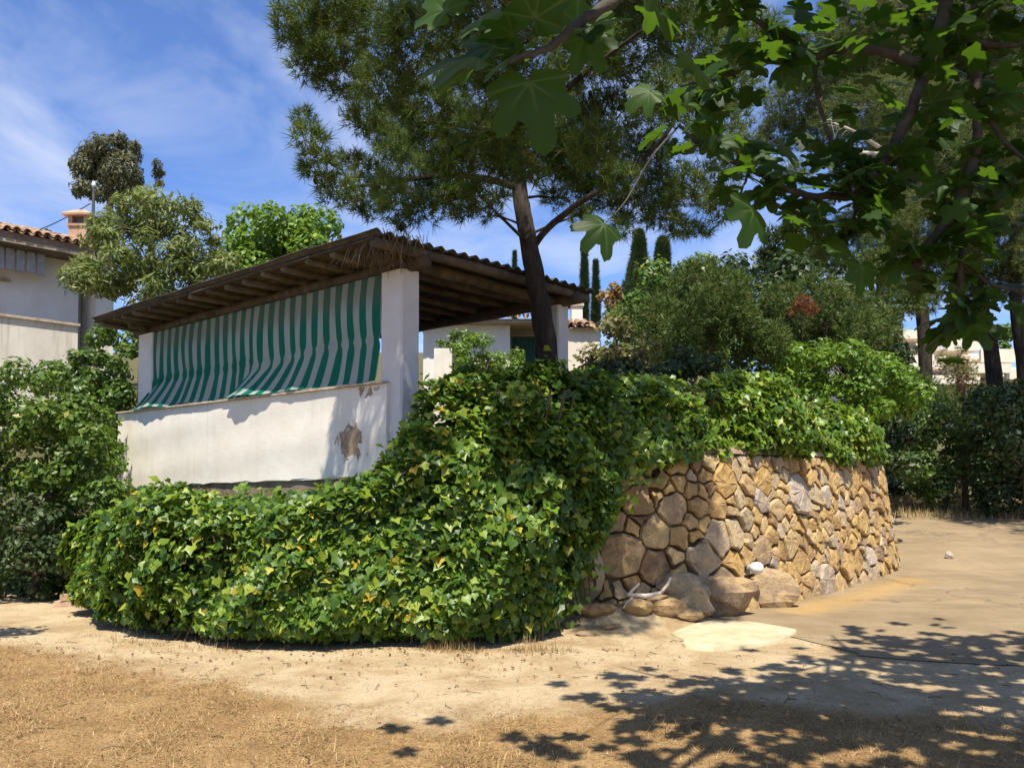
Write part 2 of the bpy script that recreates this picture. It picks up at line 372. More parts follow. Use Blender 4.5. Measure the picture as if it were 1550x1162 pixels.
# ground colour: sand or dry grass, by the sheet's own 'turf' value
def ground_mat():
    m, t, out = new_mat('dry_ground')
    v = worldpos(t)
    a = nd(t, 'ShaderNodeAttribute', attribute_name='turf').outputs['Fac']
    k = ramp(t, math_(t, 'ADD', a, math_(t, 'MULTIPLY', math_(t, 'SUBTRACT', noise(t, v, 1.9, 9, 0.72), 0.5), 1.9)), [(0.30, 0.0), (0.72, 1.0)])
    sand = ramp(t, noise(t, v, 1.5, 10, 0.74, .4), [(0.26, (0.23, 0.15, 0.078)), (0.42, (0.36, 0.26, 0.145)), (0.58, (0.50, 0.395, 0.245)), (0.74, (0.35, 0.30, 0.22))])
    sand = mixc(t, math_(t, 'MULTIPLY', ramp(t, noise(t, v, 38, 5, 0.7), [(0.36, 1.0), (0.5, 0.0)]), 0.45), sand, (0.25, 0.17, 0.10))
    turf = ramp(t, noise(t, v, 2.4, 8, 0.7), [(0.3, (0.19, 0.112, 0.047)), (0.5, (0.335, 0.21, 0.092)), (0.7, (0.46, 0.31, 0.145))])
    turf = mixc(t, math_(t, 'MULTIPLY', ramp(t, noise(t, v, 55, 5, 0.75), [(0.35, 1.0), (0.55, 0.0)]), 0.7), turf, (0.085, 0.05, 0.025))
    c = mixc(t, k, sand, turf)
    sc0 = nd(t, 'ShaderNodeAttribute', attribute_name='scrub').outputs['Fac']
    c = mixc(t, sc0, c, ramp(t, noise(t, v, 1.5, 7, 0.7), [(0.3, (0.055, 0.055, 0.025)), (0.55, (0.11, 0.10, 0.045)), (0.75, (0.20, 0.15, 0.08))]))
    b = nd(t, 'ShaderNodeBump', {'Strength': 0.8, 'Distance': 0.03})
    t.links.new(math_(t, 'ADD', noise(t, v, 30, 8, 0.72), math_(t, 'MULTIPLY', noise(t, v, 6, 5), 0.8)), b.inputs['Height'])
    p = nd(t, 'ShaderNodeBsdfPrincipled', {'Base Color': c, 'Roughness': 0.97, 'Specular IOR Level': 0.1})
    t.links.new(b.outputs[0], p.inputs['Normal']); t.links.new(p.outputs[0], out.inputs[0])
    return m
M['ground'] = ground_mat()

def drive_mat():
    m, t, out = new_mat('worn_concrete')
    v = worldpos(t)
    c = ramp(t, noise(t, v, 0.9, 8, 0.66), [(0.28, (0.16, 0.115, 0.065)), (0.5, (0.235, 0.175, 0.10)), (0.72, (0.31, 0.23, 0.135))])
    a = nd(t, 'ShaderNodeAttribute', attribute_name='ochre').outputs['Fac']
    k = ramp(t, math_(t, 'ADD', math_(t, 'MULTIPLY', a, 0.6), math_(t, 'MULTIPLY', noise(t, v, 3.2, 9, 0.75), 0.75)), [(0.60, 0.0), (0.98, 1.0)])
    c = mixc(t, math_(t, 'MULTIPLY', k, 0.55), c, (0.46, 0.27, 0.065))
    c = mixc(t, math_(t, 'MULTIPLY', ramp(t, noise(t, v, 42, 5, 0.7), [(0.36, 1.0), (0.5, 0.0)]), 0.35), c, (0.24, 0.18, 0.13))
    mpn = nd(t, 'ShaderNodeMapping', {'Rotation': (0, 0, R(-40)), 'Scale': (0.5, 2.5, 1)}); t.links.new(v, mpn.inputs[0])
    c = mixc(t, math_(t, 'MULTIPLY', ramp(t, noise(t, mpn.outputs[0], 1.1, 6, 0.6), [(0.5, 0.0), (0.75, 1.0)]), 0.5), c, (0.34, 0.265, 0.165))
    # hairline cracks
    vo = nd(t, 'ShaderNodeTexVoronoi', feature='DISTANCE_TO_EDGE'); vo.inputs['Scale'].default_value = 0.33
    wob = nd(t, 'ShaderNodeVectorMath', operation='ADD')
    t.links.new(v, wob.inputs[0])
    nn = nd(t, 'ShaderNodeTexNoise', {'Scale': 1.7, 'Detail': 5.0}); t.links.new(v, nn.inputs[0])
    sc_ = nd(t, 'ShaderNodeVectorMath', operation='SCALE'); sc_.inputs['Scale'].default_value = 0.9; t.links.new(nn.outputs[1], sc_.inputs[0])
    t.links.new(sc_.outputs[0], wob.inputs[1]); t.links.new(wob.outputs[0], vo.inputs[0])
    crk = ramp(t, vo.outputs[0], [(0.0, 1.0), (0.008, 0.0)])
    c = mixc(t, math_(t, 'MULTIPLY', crk, 0.7), c, (0.12, 0.085, 0.06))
    b = nd(t, 'ShaderNodeBump', {'Strength': 0.4, 'Distance': 0.015})
    t.links.new(math_(t, 'SUBTRACT', noise(t, v, 34, 7, 0.7), crk), b.inputs['Height'])
    p = nd(t, 'ShaderNodeBsdfPrincipled', {'Base Color': c, 'Roughness': 0.9, 'Specular IOR Level': 0.2})
    t.links.new(b.outputs[0], p.inputs['Normal']); t.links.new(p.outputs[0], out.inputs[0])
    return m
M['drive'] = drive_mat()
M['screed'] = mat_rough('pale_screed', [(0.25, (0.36, 0.28, 0.165)), (0.7, (0.58, 0.49, 0.33))], 5, 0.95, 0.4, 45)

def awning_mat():
    m, t, out = new_mat('striped_awning')
    st = nd(t, 'ShaderNodeAttribute', attribute_name='st').outputs['Vector']
    s = nd(t, 'ShaderNodeSeparateXYZ'); t.links.new(st, s.inputs[0])
    fr = math_(t, 'FRACT', s.outputs[0])
    k = ramp(t, fr, [(0.0, 0.0), (0.44, 0.0), (0.47, 1.0), (0.97, 1.0), (1.0, 0.0)])
    wv = nd(t, 'ShaderNodeCombineXYZ'); t.links.new(s.outputs[0], wv.inputs[0]); t.links.new(s.outputs[1], wv.inputs[1])
    d = noise(t, wv.outputs[0], 1.4, 6, 0.6)
    white = mixc(t, ramp(t, d, [(0.35, 0.0), (0.8, 0.6)]), (0.36, 0.43, 0.39), (0.25, 0.275, 0.235))
    green = mixc(t, ramp(t, d, [(0.35, 0.0), (0.8, 0.6)]), (0.0, 0.15, 0.092), (0.004, 0.105, 0.07))
    c = mixc(t, k, white, green)
    # brown tint towards the top: the roof's shade painted into the cloth colour
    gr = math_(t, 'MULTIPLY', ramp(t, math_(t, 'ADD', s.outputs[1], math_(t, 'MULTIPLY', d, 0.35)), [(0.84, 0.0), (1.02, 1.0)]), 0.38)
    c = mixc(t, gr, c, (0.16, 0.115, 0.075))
    p = nd(t, 'ShaderNodeBsdfPrincipled', {'Base Color': c, 'Roughness': 0.75, 'Specular IOR Level': 0.25})
    tr = nd(t, 'ShaderNodeBsdfTranslucent', {'Color': c})
    mx = nd(t, 'ShaderNodeMixShader', {0: 0.22}); t.links.new(p.outputs[0], mx.inputs[1]); t.links.new(tr.outputs[0], mx.inputs[2])
    t.links.new(mx.outputs[0], out.inputs[0])
    return m
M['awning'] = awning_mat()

# ------------------------------------------------------------------ terrain
def sstep(a, b, x):
    t = np.clip((x - a) / (b - a), 0, 1); return t * t * (3 - 2 * t)
def gz(x, y):
    x = np.asarray(x, float); y = np.asarray(y, float)
    road = 0.085 * np.maximum(0, y - 12.3) * sstep(11.5, 16, y)
    road = np.minimum(road, 0.9 + 0.16 * np.maximum(0, y - 22))
    hill = np.minimum(0.40 * np.maximum(0, y - 12.0) * sstep(11, 16, y), 3.6 + 0.10 * np.maximum(0, y - 22))
    far = 0.05 * np.maximum(0, y - 40)
    wgt = sstep(4.3, 6.0, x)
    z = hill * (1 - wgt) + road * wgt + far
    z = np.where(y > 250, z * np.exp(-(y - 250) / 250), z)
    z = z + 0.24 * np.exp(-((x - 1.15) / 0.75) ** 2 - ((y - 9.12) / 0.34) ** 2)
    return z + 0.012 * np.sin(1.3 * x + 0.4 * y) * np.sin(0.9 * y - 0.5 * x)
def gzf(x, y): return float(gz(np.array([x]), np.array([y]))[0])

def turf_amount(x, y):
    """1 where the parched lawn is, 0 on bare sand"""
    edge = np.interp(x, [-5, -4, -2.45, -1.62, -1.1, .38, 1.5, 2.2, 4], [7.9, 7.7, 6.7, 6.1, 5.6, 5.75, 6.2, 5.9, 5.0]) + 0.10 * np.sin(2.3 * x) + 0.06 * np.sin(5.1 * x)
    return 1 - sstep(-0.6, 0.6, y - edge)

def axis(segs):
    out = []
    for a, b, n in segs: out += list(np.linspace(a, b, n, endpoint=False))
    return np.array(out + [segs[-1][1]])
gx = axis([(-600, -60, 12), (-60, -12, 24), (-12, 12, 120), (12, 60, 24), (60, 600, 12)])
gy = axis([(-60, 2, 12), (2, 24, 110), (24, 60, 24), (60, 900, 20)])
GX, GY = np.meshgrid(gx, gy); gxx, gyy = GX.ravel(), GY.ravel()
gv = np.stack([gxx, gyy, gz(gxx, gyy)], 1)
nx = len(gx); ii, jj = np.meshgrid(np.arange(len(gy) - 1), np.arange(nx - 1), indexing='ij')
a0 = (ii * nx + jj).ravel(); gf = np.stack([a0, a0 + 1, a0 + nx + 1, a0 + nx], 1)
ground = obj('ground', mesh_from('ground', gv, gf, M['ground'], {'turf': turf_amount(gxx, gyy), 'scrub': np.maximum(sstep(12.0, 13.5, gyy) * (1 - sstep(4.0, 5.5, gxx)), sstep(19.5, 21, gyy))}, smooth=True)); tag(ground, kind='structure')

# ------------------------------------------------------------------ stone wall path (ground plan, seen from above)
WP = smooth_path([(-1.1, 9.2), (0.3, 9.18), (1.2, 9.28), (2.4, 9.75), (3.65, 10.9), (4.95, 12.35), (5.95, 13.5), (6.42, 14.4), (6.6, 15.6), (6.45, 16.9), (5.9, 18.2)], 14)
seg = np.linalg.norm(np.diff(WP, axis=0), axis=1); WS = np.concatenate([[0], np.cumsum(seg)]); WLEN = WS[-1]
def wall_at(s):
    s = np.asarray(s, float); x = np.interp(s, WS, WP[:, 0]); y = np.interp(s, WS, WP[:, 1])
    e = 0.05; tx = np.interp(s + e, WS, WP[:, 0]) - np.interp(s - e, WS, WP[:, 0]); ty = np.interp(s + e, WS, WP[:, 1]) - np.interp(s - e, WS, WP[:, 1])
    l = np.hypot(tx, ty) + 1e-9
    return x, y, ty / l, -tx / l          # outward normal (towards the drive)
WTOP = 1.84
def wall_pt(s, h, out):
    """point on the battered wall face, h metres up, 'out' metres proud of it"""
    x, y, nx_, ny_ = wall_at(s)
    o = out - 0.145 * h
    return np.stack([x + nx_ * o, y + ny_ * o, h + 0 * x], -1)

# ------------------------------------------------------------------ driveway
ns, nw = 70, 22
S = np.linspace(3.3, WLEN, ns)
dv = []; oc = []
for s in S:
    x, y, nx_, ny_ = wall_at(s)
    wd = np.interp(s, [3.3, 4.2, 5.4, 7.5, 12, 16], [2.2, 4.4, 7.0, 8.5, 6.0, 4.0])
    for k in range(nw):
        o = 0.03 + wd * k / (nw - 1)
        if s < 3.6: o = o
        X, Y = float(x + nx_ * o), float(y + ny_ * o)
        X += 0.10 * math.sin(3.1 * Y) * (k == nw - 1)
        dv.append((X, Y, gzf(X, Y) + 0.008))
        oc.append(math.exp(-((o - 0.45) / 0.35) ** 2) * (1 if 4.2 < s < 8.3 else 0) + 0.35 * math.exp(-((o - 3.2) / 0.6) ** 2))
df = [(i * nw + k, i * nw + k + 1, (i + 1) * nw + k + 1, (i + 1) * nw + k) for i in range(ns - 1) for k in range(nw - 1)]
drive = obj('driveway', mesh_from('driveway', dv, np.array(df), M['drive'], {'ochre': oc}, smooth=True)); tag(drive, kind='structure')
# pale screed patch at the foot of the drive
mb = MB(); ctr = P(1112, 966, 8.35); ring = []; 
for k in range(26):
    th = 2 * math.pi * k / 26
    rx = 0.60 * (1 + 0.10 * math.sin(3 * th + 1) + 0.07 * math.sin(7 * th)); ry = 0.62 * (1 + 0.13 * math.sin(2 * th) + 0.05 * math.sin(5 * th))
    ring.append((ctr.x + rx * math.cos(th) + 0.12 * math.sin(th), 8.45 + ry * math.sin(th) + 0.10 * math.cos(th)))
mb.add([(x, y, gzf(x, y) + 0.026) for x, y in ring] + [(ctr.x + (x - ctr.x) * 1.04, 8.45 + (y - 8.45) * 1.04, gzf(x, y) - 0.02) for x, y in ring],
       [list(range(26))] + [(26 + k, 26 + (k + 1) % 26, (k + 1) % 26, k) for k in range(26)])
tag(mb.build('pavement_patch', M['screed']), kind='structure')

# ------------------------------------------------------------------ pavilion (u runs along the curtain, v across)
PU = Vector((-0.7266, 0.6870, 0)); PV = Vector((0.6870, 0.7266, 0)); PR = Vector((-1.39, 9.25, 0))
def F(t, wv, z): return PR + PU * t + PV * wv + Vector((0, 0, z))
pav = empty('garden_pavilion', F(3, 1.3, 1.7), 'open garden pavilion with log roof and whitewashed parapet above the ivy', 'pavilion')
FLOOR = 1.74
# parapet: subdivided so that the peeling patches sit where the render has come off
nu, nz_ = 90, 26
V = []; pe = []
def zbot(t): return np.interp(t, [-0.1, 1.5, 4.0, 7.0], [1.58, 1.53, 1.46, 1.34]) + 0.012 * math.sin(9 * t) + 0.008 * math.sin(23 * t)
PT = 2.565
for i in range(nu):
    t = -0.06 + 7.02 * i / (nu - 1)
    for k in range(nz_):
        z = zbot(t) + (PT - zbot(t)) * k / (nz_ - 1)
        V.append(F(t, 0.004 * math.sin(5 * t) + 0.003 * math.sin(11 * z + t), z))
        pe.append(max(math.exp(-((t - 0.62) / 0.35) ** 2 - ((z - 1.95) / 0.28) ** 2), 0.8 * math.exp(-((t - 0.28) / 0.25) ** 2 - ((z - 2.5) / 0.14) ** 2),
                      0.5 * math.exp(-((t - 4.45) / 0.14) ** 2 - ((z - 2.50) / 0.06) ** 2), 0.62 * math.exp(-((t - 6.10) / 0.05) ** 2 - ((z - 2.40) / 0.09) ** 2)))
Ff = [(i * nz_ + k, i * nz_ + k + 1, (i + 1) * nz_ + k + 1, (i + 1) * nz_ + k) for i in range(nu - 1) for k in range(nz_ - 1)]
# back, top, ends, bottom
n0 = len(V)
for i in (0, nu - 1):
    t = -0.06 + 7.02 * i / (nu - 1)
    V += [F(t, 0.20, zbot(t)), F(t, 0.20, PT)]; pe += [0, 0]
tl = [i * nz_ + nz_ - 1 for i in range(nu)]; bl = [i * nz_ for i in range(nu)]
Ff.append(tl + [n0 + 3, n0 + 1]); Ff.append([n0, n0 + 2] + bl[::-1])
Ff.append([n0 + 1, n0 + 3, n0 + 2, n0]); Ff.append([k for k in range(nz_ - 1, -1, -1)] + [n0, n0 + 1][::1]); Ff.append([(nu - 1) * nz_ + k for k in range(nz_)] + [n0 + 3, n0 + 2])
obj('parapet', mesh_from('parapet', V, Ff, M['plaster'], {'peel': pe}), pav)
# sill: thin clay slabs laid end to end, proud of the face
ntl = 24
for k in range(ntl):
    t0 = -0.05 + 7.03 * k / ntl; t1 = -0.05 + 7.03 * (k + 1) / ntl - 0.006
    o = random.uniform(0, 0.012)
    MB().box((t0, -0.035 - o, PT + 0.002), (t1, 0.22, PT + 0.022 + random.uniform(0, 0.005)), F).build('sill_slab', M['sill'], pav)
# base masonry and floor
MB().box((-0.05, 0.03, -0.1), (6.9, 0.24, 1.60), F).build('base_wall', M['rawbase'], pav)
MB().box((6.66, 0.245, 0.2), (6.9, 3.0, 1.60), F).build('base_wall', M['rawbase'], pav)
MB().box((-0.04, 0.245, 1.60), (6.9, 3.05, FLOOR), F).build('floor_slab', M['floor'], pav)

def pillar(t0, t1, w0, w1, z0, z1):
    mb = MB(); n = 9; V = []
    cs = [(t0, w0), (t1, w0), (t1, w1), (t0, w1)]
    c = 0.018
    ring = []
    for k, (t, wv) in enumerate(cs):
        st = 1 if t == t0 else -1; sw = 1 if wv == w0 else -1
        pr = [(t, wv + sw * c), (t + st * c, wv)] if k in (0, 2) else [(t + st * c, wv), (t, wv + sw * c)]
        ring += pr
    for i in range(n):
        z = z0 + (z1 - z0) * i / (n - 1)
        for (t, wv) in ring:
            V.append(F(t + random.uniform(-.004, .004), wv + random.uniform(-.004, .004), z))
    Fc = [(i * 8 + k, i * 8 + (k + 1) % 8, (i + 1) * 8 + (k + 1) % 8, (i + 1) * 8 + k) for i in range(n - 1) for k in range(8)]
    Fc += [list(range(7, -1, -1)), [(n - 1) * 8 + k for k in range(8)]]
    return mb.add(V, Fc).build('pillar', M['pillar'], pav)
BB = 3.765
pillar(-0.25, 0.115, 0.045, 0.30, FLOOR - 0.10, BB + 0.02)
pillar(5.83, 6.33, 0.045, 0.30, PT + 0.024, BB + 0.02)
pillar(-0.25, 0.02, 2.62, 2.84, FLOOR - 0.10, BB + 0.0)
pillar(5.95, 6.25, 2.62, 2.84, FLOOR - 0.10, BB + 0.0)

def log(a, b, r0, r1, name='rafter', bend=0.03, n=9, mat='log'):
    a = Vector(a); b = Vector(b); pts = []; rr = []
    o = Vector((random.uniform(-1, 1), random.uniform(-1, 1), random.uniform(-1, 1))) * bend
    for k in range(n):
        f = k / (n - 1)
        pts.append(a.lerp(b, f) + o * math.sin(math.pi * f) + Vector((0, 0, random.uniform(-.006, .006))))
        rr.append(r0 + (r1 - r0) * f + random.uniform(-.004, .004))
    V, Fc = tube(pts, rr, 9, True, 0.04)
    return obj(name, mesh_from(name, V, Fc, M[log_mat(mat)], smooth=True), pav)
def log_mat(m): return m
log(F(-0.50, 0.17, BB + 0.08), F(6.68, 0.17, BB + 0.08), 0.08, 0.07, 'beam', 0.02, 16)
log(F(-0.50, 2.73, BB + 0.07), F(6.68, 2.73, BB + 0.07), 0.09, 0.08, 'beam', 0.02, 16)
log(F(-0.13, -0.2, BB + 0.14), F(-0.13, 2.95, BB + 0.05), 0.075, 0.07, 'beam', 0.02, 12)
log(F(6.1, -0.2, BB + 0.14), F(6.1, 2.95, BB + 0.05), 0.07, 0.06, 'beam', 0.02, 12)
def zroof(wv): return 4.005 - 0.018 * (wv + 0.5)
for k in range(15):
    t = 0.32 + 6.27 * k / 14 + random.uniform(-.06, .06)
    r = random.uniform(0.038, 0.054)
    if abs(t - 6.1) < 0.12: t -= 0.2
    log(F(t, -0.46 - random.uniform(0, .03), zroof(-0.46) - r - 0.012), F(t + random.uniform(-.05, .05), 2.95, zroof(2.95) - r - 0.012), r, r * 0.9, 'rafter', 0.02)
log(F(-0.43, -0.48, zroof(-0.48) - 0.065), F(-0.43, 2.98, zroof(2.98) - 0.075), 0.06, 0.055, 'rafter', 0.02)
# reed mat under the sheets: bundles of cane laid along u
V = []; Fc = []; nb = 130
TT = np.linspace(-0.46, 6.72, 26)
for b in range(nb):
    wv = -0.49 + 3.44 * b / (nb - 1)
    r = random.uniform(0.010, 0.016)
    pts = [F(t, wv + random.uniform(-.006, .006), zroof(wv) - 0.030 + random.uniform(-.008, .006)) for t in TT]
    v_, f_ = tube(pts, r, 5, True); n0 = len(V); V += v_; Fc += [[i + n0 for i in f] for f in f_]
tag(obj('reed_mat', mesh_from('reed_mat', V, Fc, M['reed']), pav), kind='stuff')
# corrugated sheets, corrugation along u; five sheets overlap along the roof
PITCHC = 0.172
def sheet(t0, t1, w0, w1, lift):
    m = int(round((w1 - w0) / PITCHC * 8)); V = []
    for (dz) in (0.0, -0.008):
        for i in range(5):
            t = t0 + (t1 - t0) * i / 4
            for k in range(m + 1):
                wv = w0 + (w1 - w0) * k / m
                z = zroof(wv) + 0.020 + 0.024 * math.cos(2 * math.pi * wv / PITCHC) + lift * (1 - i / 4) + dz + 0.006 * math.sin(3 * t + 2 * wv)
                V.append(F(t, wv, z))
    q = m + 1; N = 5 * q; Fc = []
    for i in range(4):
        for k in range(m):
            a = i * q + k
            Fc.append((a, a + 1, a + q + 1, a + q)); Fc.append((N + a, N + a + q, N + a + q + 1, N + a + 1))
    for k in range(m):
        Fc.append((k, N + k, N + k + 1, k + 1)); a = 4 * q + k; Fc.append((a, a + 1, N + a + 1, N + a))
    for i in range(4):
        a = i * q; Fc.append((a, a + q, N + a + q, N + a)); a = i * q + m; Fc.append((a, N + a, N + a + q, a + q))
    return obj('roof_sheet', mesh_from('roof_sheet', V, Fc, M['sheet'], smooth=False), pav)
edges = np.linspace(-0.55, 6.76, 7)
for k in range(6):
    for (w0, w1) in ((-0.53, 1.19), (1.19, 3.0)):
        sheet(edges[k] - (0.10 if k else 0), edges[k + 1], w0, w1, 0.016 if k else 0.0)
# ragged thatch hanging over the near pillar head
V = []; Fc = []
for k in range(420):
    t = random.gauss(-0.22, 0.22); wv = random.uniform(-0.45, 0.08); z = zroof(wv) - 0.005
    a = F(t, wv, z + random.uniform(0, .1)); d = Vector((random.gauss(0, .30), random.gauss(0, .30), -random.uniform(.3, 1))).normalized() * random.uniform(0.10, 0.34)
    sd = d.cross(Vector((random.gauss(0, 1), random.gauss(0, 1), random.gauss(0, 1)))).normalized() * 0.0045
    m_ = a + d * 0.6 + Vector((0, 0, -0.02)); n0 = len(V); V += [a - sd, a + sd, m_ + sd, m_ - sd, a + d + Vector((0, 0, -.06))]
    Fc += [(n0, n0 + 1, n0 + 2, n0 + 3), (n0 + 3, n0 + 2, n0 + 4)]
tag(obj('thatch', mesh_from('thatch', V, Fc, M['thatch']), pav), kind='stuff')

# two striped curtains hung from the beam
def curtain(t_hi, t_lo, label, flare_at, flare_len, out_max, phase, off=0.0):
    nU, nZ = 150, 40; V = []; ST = []
    zt = BB + 0.01
    for i in range(nU + 1):
        t = t_hi + (t_lo - t_hi) * i / nU
        f = (t_hi - t)
        fl = math.exp(-((f - flare_at) / flare_len) ** 2) * out_max + 0.035
        for k in range(nZ + 1):
            q = k / nZ                                  # 0 top .. 1 hem
            zb = PT + 0.030 + 0.003 * math.sin(6 * t)
            z = zt + (zb - zt) * q + 0.02 * max(0, q - .8) * math.sin(7.3 * t + phase) * 2
            kink = 0.66 - 0.07 * (f / max(.1, t_hi - t_lo)) + 0.02 * math.sin(2.1 * t + phase)
            belly = 0.020 * math.sin(math.pi * min(q / kink, 1)) * (1 + 0.5 * math.sin(3 * t))
            outw = 0.0
            if q > kink: outw = fl * ((q - kink) / (1 - kink)) ** 1.25
            pin = 0.020 * math.sin(2 * math.pi * t / 0.245 + phase) * math.exp(-((q - kink) / 0.05) ** 2)
            fold = 0.022 * math.sin(5.1 * t + phase + 2.2 * q) * q + 0.012 * math.sin(13 * t + 3 * q) * q + 0.006 * math.sin(31 * t - 7 * q)
            wv = 0.075 - off - belly - outw + pin + fold * 0.8
            wv -= 0.012 * math.exp(-((q - kink) / .02) ** 2)
            if q > 0.95: wv -= 0.02 * (q - .95) / .05 * min(1, fl / .12); z += 0.006 * (q - .95) / .05
            ts = t + 0.44 * (max(0, q - kink) / (1 - kink)) ** 1.2 * min(1, fl / 0.12) * math.exp(-max(0, f - flare_at) / 1.9)
            V.append(F(ts, wv, z)); ST.append((t / 0.243, 1 - q))
    Fc = np.array([(i * (nZ + 1) + k, i * (nZ + 1) + k + 1, (i + 1) * (nZ + 1) + k + 1, (i + 1) * (nZ + 1) + k) for i in range(nU) for k in range(nZ)])
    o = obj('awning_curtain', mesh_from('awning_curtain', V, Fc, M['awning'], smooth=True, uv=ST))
    return tag(o, label, 'curtain', 'striped curtains of the pavilion')
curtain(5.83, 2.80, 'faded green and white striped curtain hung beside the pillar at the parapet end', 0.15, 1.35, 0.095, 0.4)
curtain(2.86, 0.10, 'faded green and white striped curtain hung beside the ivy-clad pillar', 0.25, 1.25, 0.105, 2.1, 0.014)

# ------------------------------------------------------------------ dry-stone retaining wall
wallE = empty('retaining_wall', tuple(wall_pt(np.array(5.0), np.array(0.0), np.array(0.0))), 'curved retaining wall of rough ochre field stones with ivy hanging over it', 'wall')
# earth core behind the stones
S = np.linspace(0.0, WLEN, 90); V = []
hs = np.linspace(-0.3, WTOP, 9)
for s in S:
    for h in hs: V.append(wall_pt(s, h, -0.03 + 0.016 * math.sin(17 * s + 9 * h)))
    V.append(wall_pt(s, WTOP, -0.45))
q = len(hs) + 1
Fc = [(i * q + k, (i + 1) * q + k, (i + 1) * q + k + 1, i * q + k + 1) for i in range(len(S) - 1) for k in range(q - 1)]
obj('mortar_core', mesh_from('mortar_core', V, np.array(Fc), M['mortar'], smooth=True), wallE)
# coping: low uneven capstones
s = 0.4
while s < WLEN - 0.3:
    l = random.uniform(0.22, 0.5); hh = random.uniform(0.035, 0.065); ov = random.uniform(0.0, 0.03)
    V = []
    for ss in (s, s + l / 2, s + l - 0.012):
        for (h, o) in ((WTOP - 0.012, -0.40), (WTOP - 0.012, 0.03 + ov), (WTOP + hh, 0.015 + ov + random.uniform(-.01, .01)), (WTOP + hh + random.uniform(-.01, .01), -0.40)):
            V.append(wall_pt(ss, h, o))
    Fc = [(i * 4 + k, (i + 1) * 4 + k, (i + 1) * 4 + (k + 1) % 4, i * 4 + (k + 1) % 4) for i in range(2) for k in range(4)] + [(0, 1, 2, 3), (11, 10, 9, 8)]
    obj('capstone', mesh_from('capstone', V, Fc, M['coping']), wallE)
    s += l
# stones: a weighted Voronoi pattern on the unrolled face, each cell its own rounded stone
def clip(poly, a, b, c):
    """keep a*x+b*y <= c"""
    out = []
    for i in range(len(poly)):
        p, q2 = poly[i], poly[(i + 1) % len(poly)]
        dp = a * p[0] + b * p[1] - c; dq = a * q2[0] + b * q2[1] - c
        if dp <= 0: out.append(p)
        if dp * dq < 0:
            f = dp / (dp - dq); out.append((p[0] + (q2[0] - p[0]) * f, p[1] + (q2[1] - p[1]) * f))
    return out
SR = random.Random(21)
S0, S1 = 1.0, 11.2
# hand-placed large stones: (s, h, radius, greyness)
def s_of(px, py):
    """arc length on the wall whose face shows at photo column px, height for row py"""
    best = min(np.linspace(S0, 10.5, 400), key=lambda s_: abs(775 + FPX * float(wall_pt(s_, 0.9, 0)[0] / wall_pt(s_, 0.9, 0)[1]) - px))
    y = float(wall_pt(best, 0.9, 0)[1]); h = EYE + (715 - py) / FPX * y
    return float(best), h
big = [(1213, 748, .30, .85), (1254, 752, .20, .9), (1305, 840, .17, .9), (1235, 875, .24, .8), (940, 838, .26, .1), (985, 855, .20, .0), (1083, 812, .19, .55), (1110, 805, .2, .15),
       (1060, 845, .24, .05), (1022, 770, .2, .1), (968, 757, .19, .1), (1150, 890, .30, .35), (1085, 895, .30, .3), (870, 880, .30, .15), (880, 800, .28, .1)]
sites = []
for (px, py, r, g) in big:
    s_, h_ = s_of(px, py); sites.append((s_, max(0.12, min(1.7, h_)), r * .88, g))
tries = 0
while tries < 9000:
    tries += 1
    s_ = SR.uniform(S0, S1); h_ = SR.uniform(0.02, WTOP - 0.05); r = SR.choice([0.055, 0.075, 0.10, 0.125, 0.14, 0.165, 0.20])
    if s_ > 8.5: r *= 1.15
    if all(((s_ - a) / 1.30) ** 2 + (h_ - b) ** 2 > (0.86 * (r + c)) ** 2 for a, b, c, _ in sites):
        sites.append((s_, h_, r, 0.8 if SR.random() < 0.05 else (0.35 if SR.random() < 0.13 else 0.0)))
order = sorted(sites, key=lambda q_: -q_[2]); small = set(order[296:])
smV, smF, smG, smT = [], [], [], []
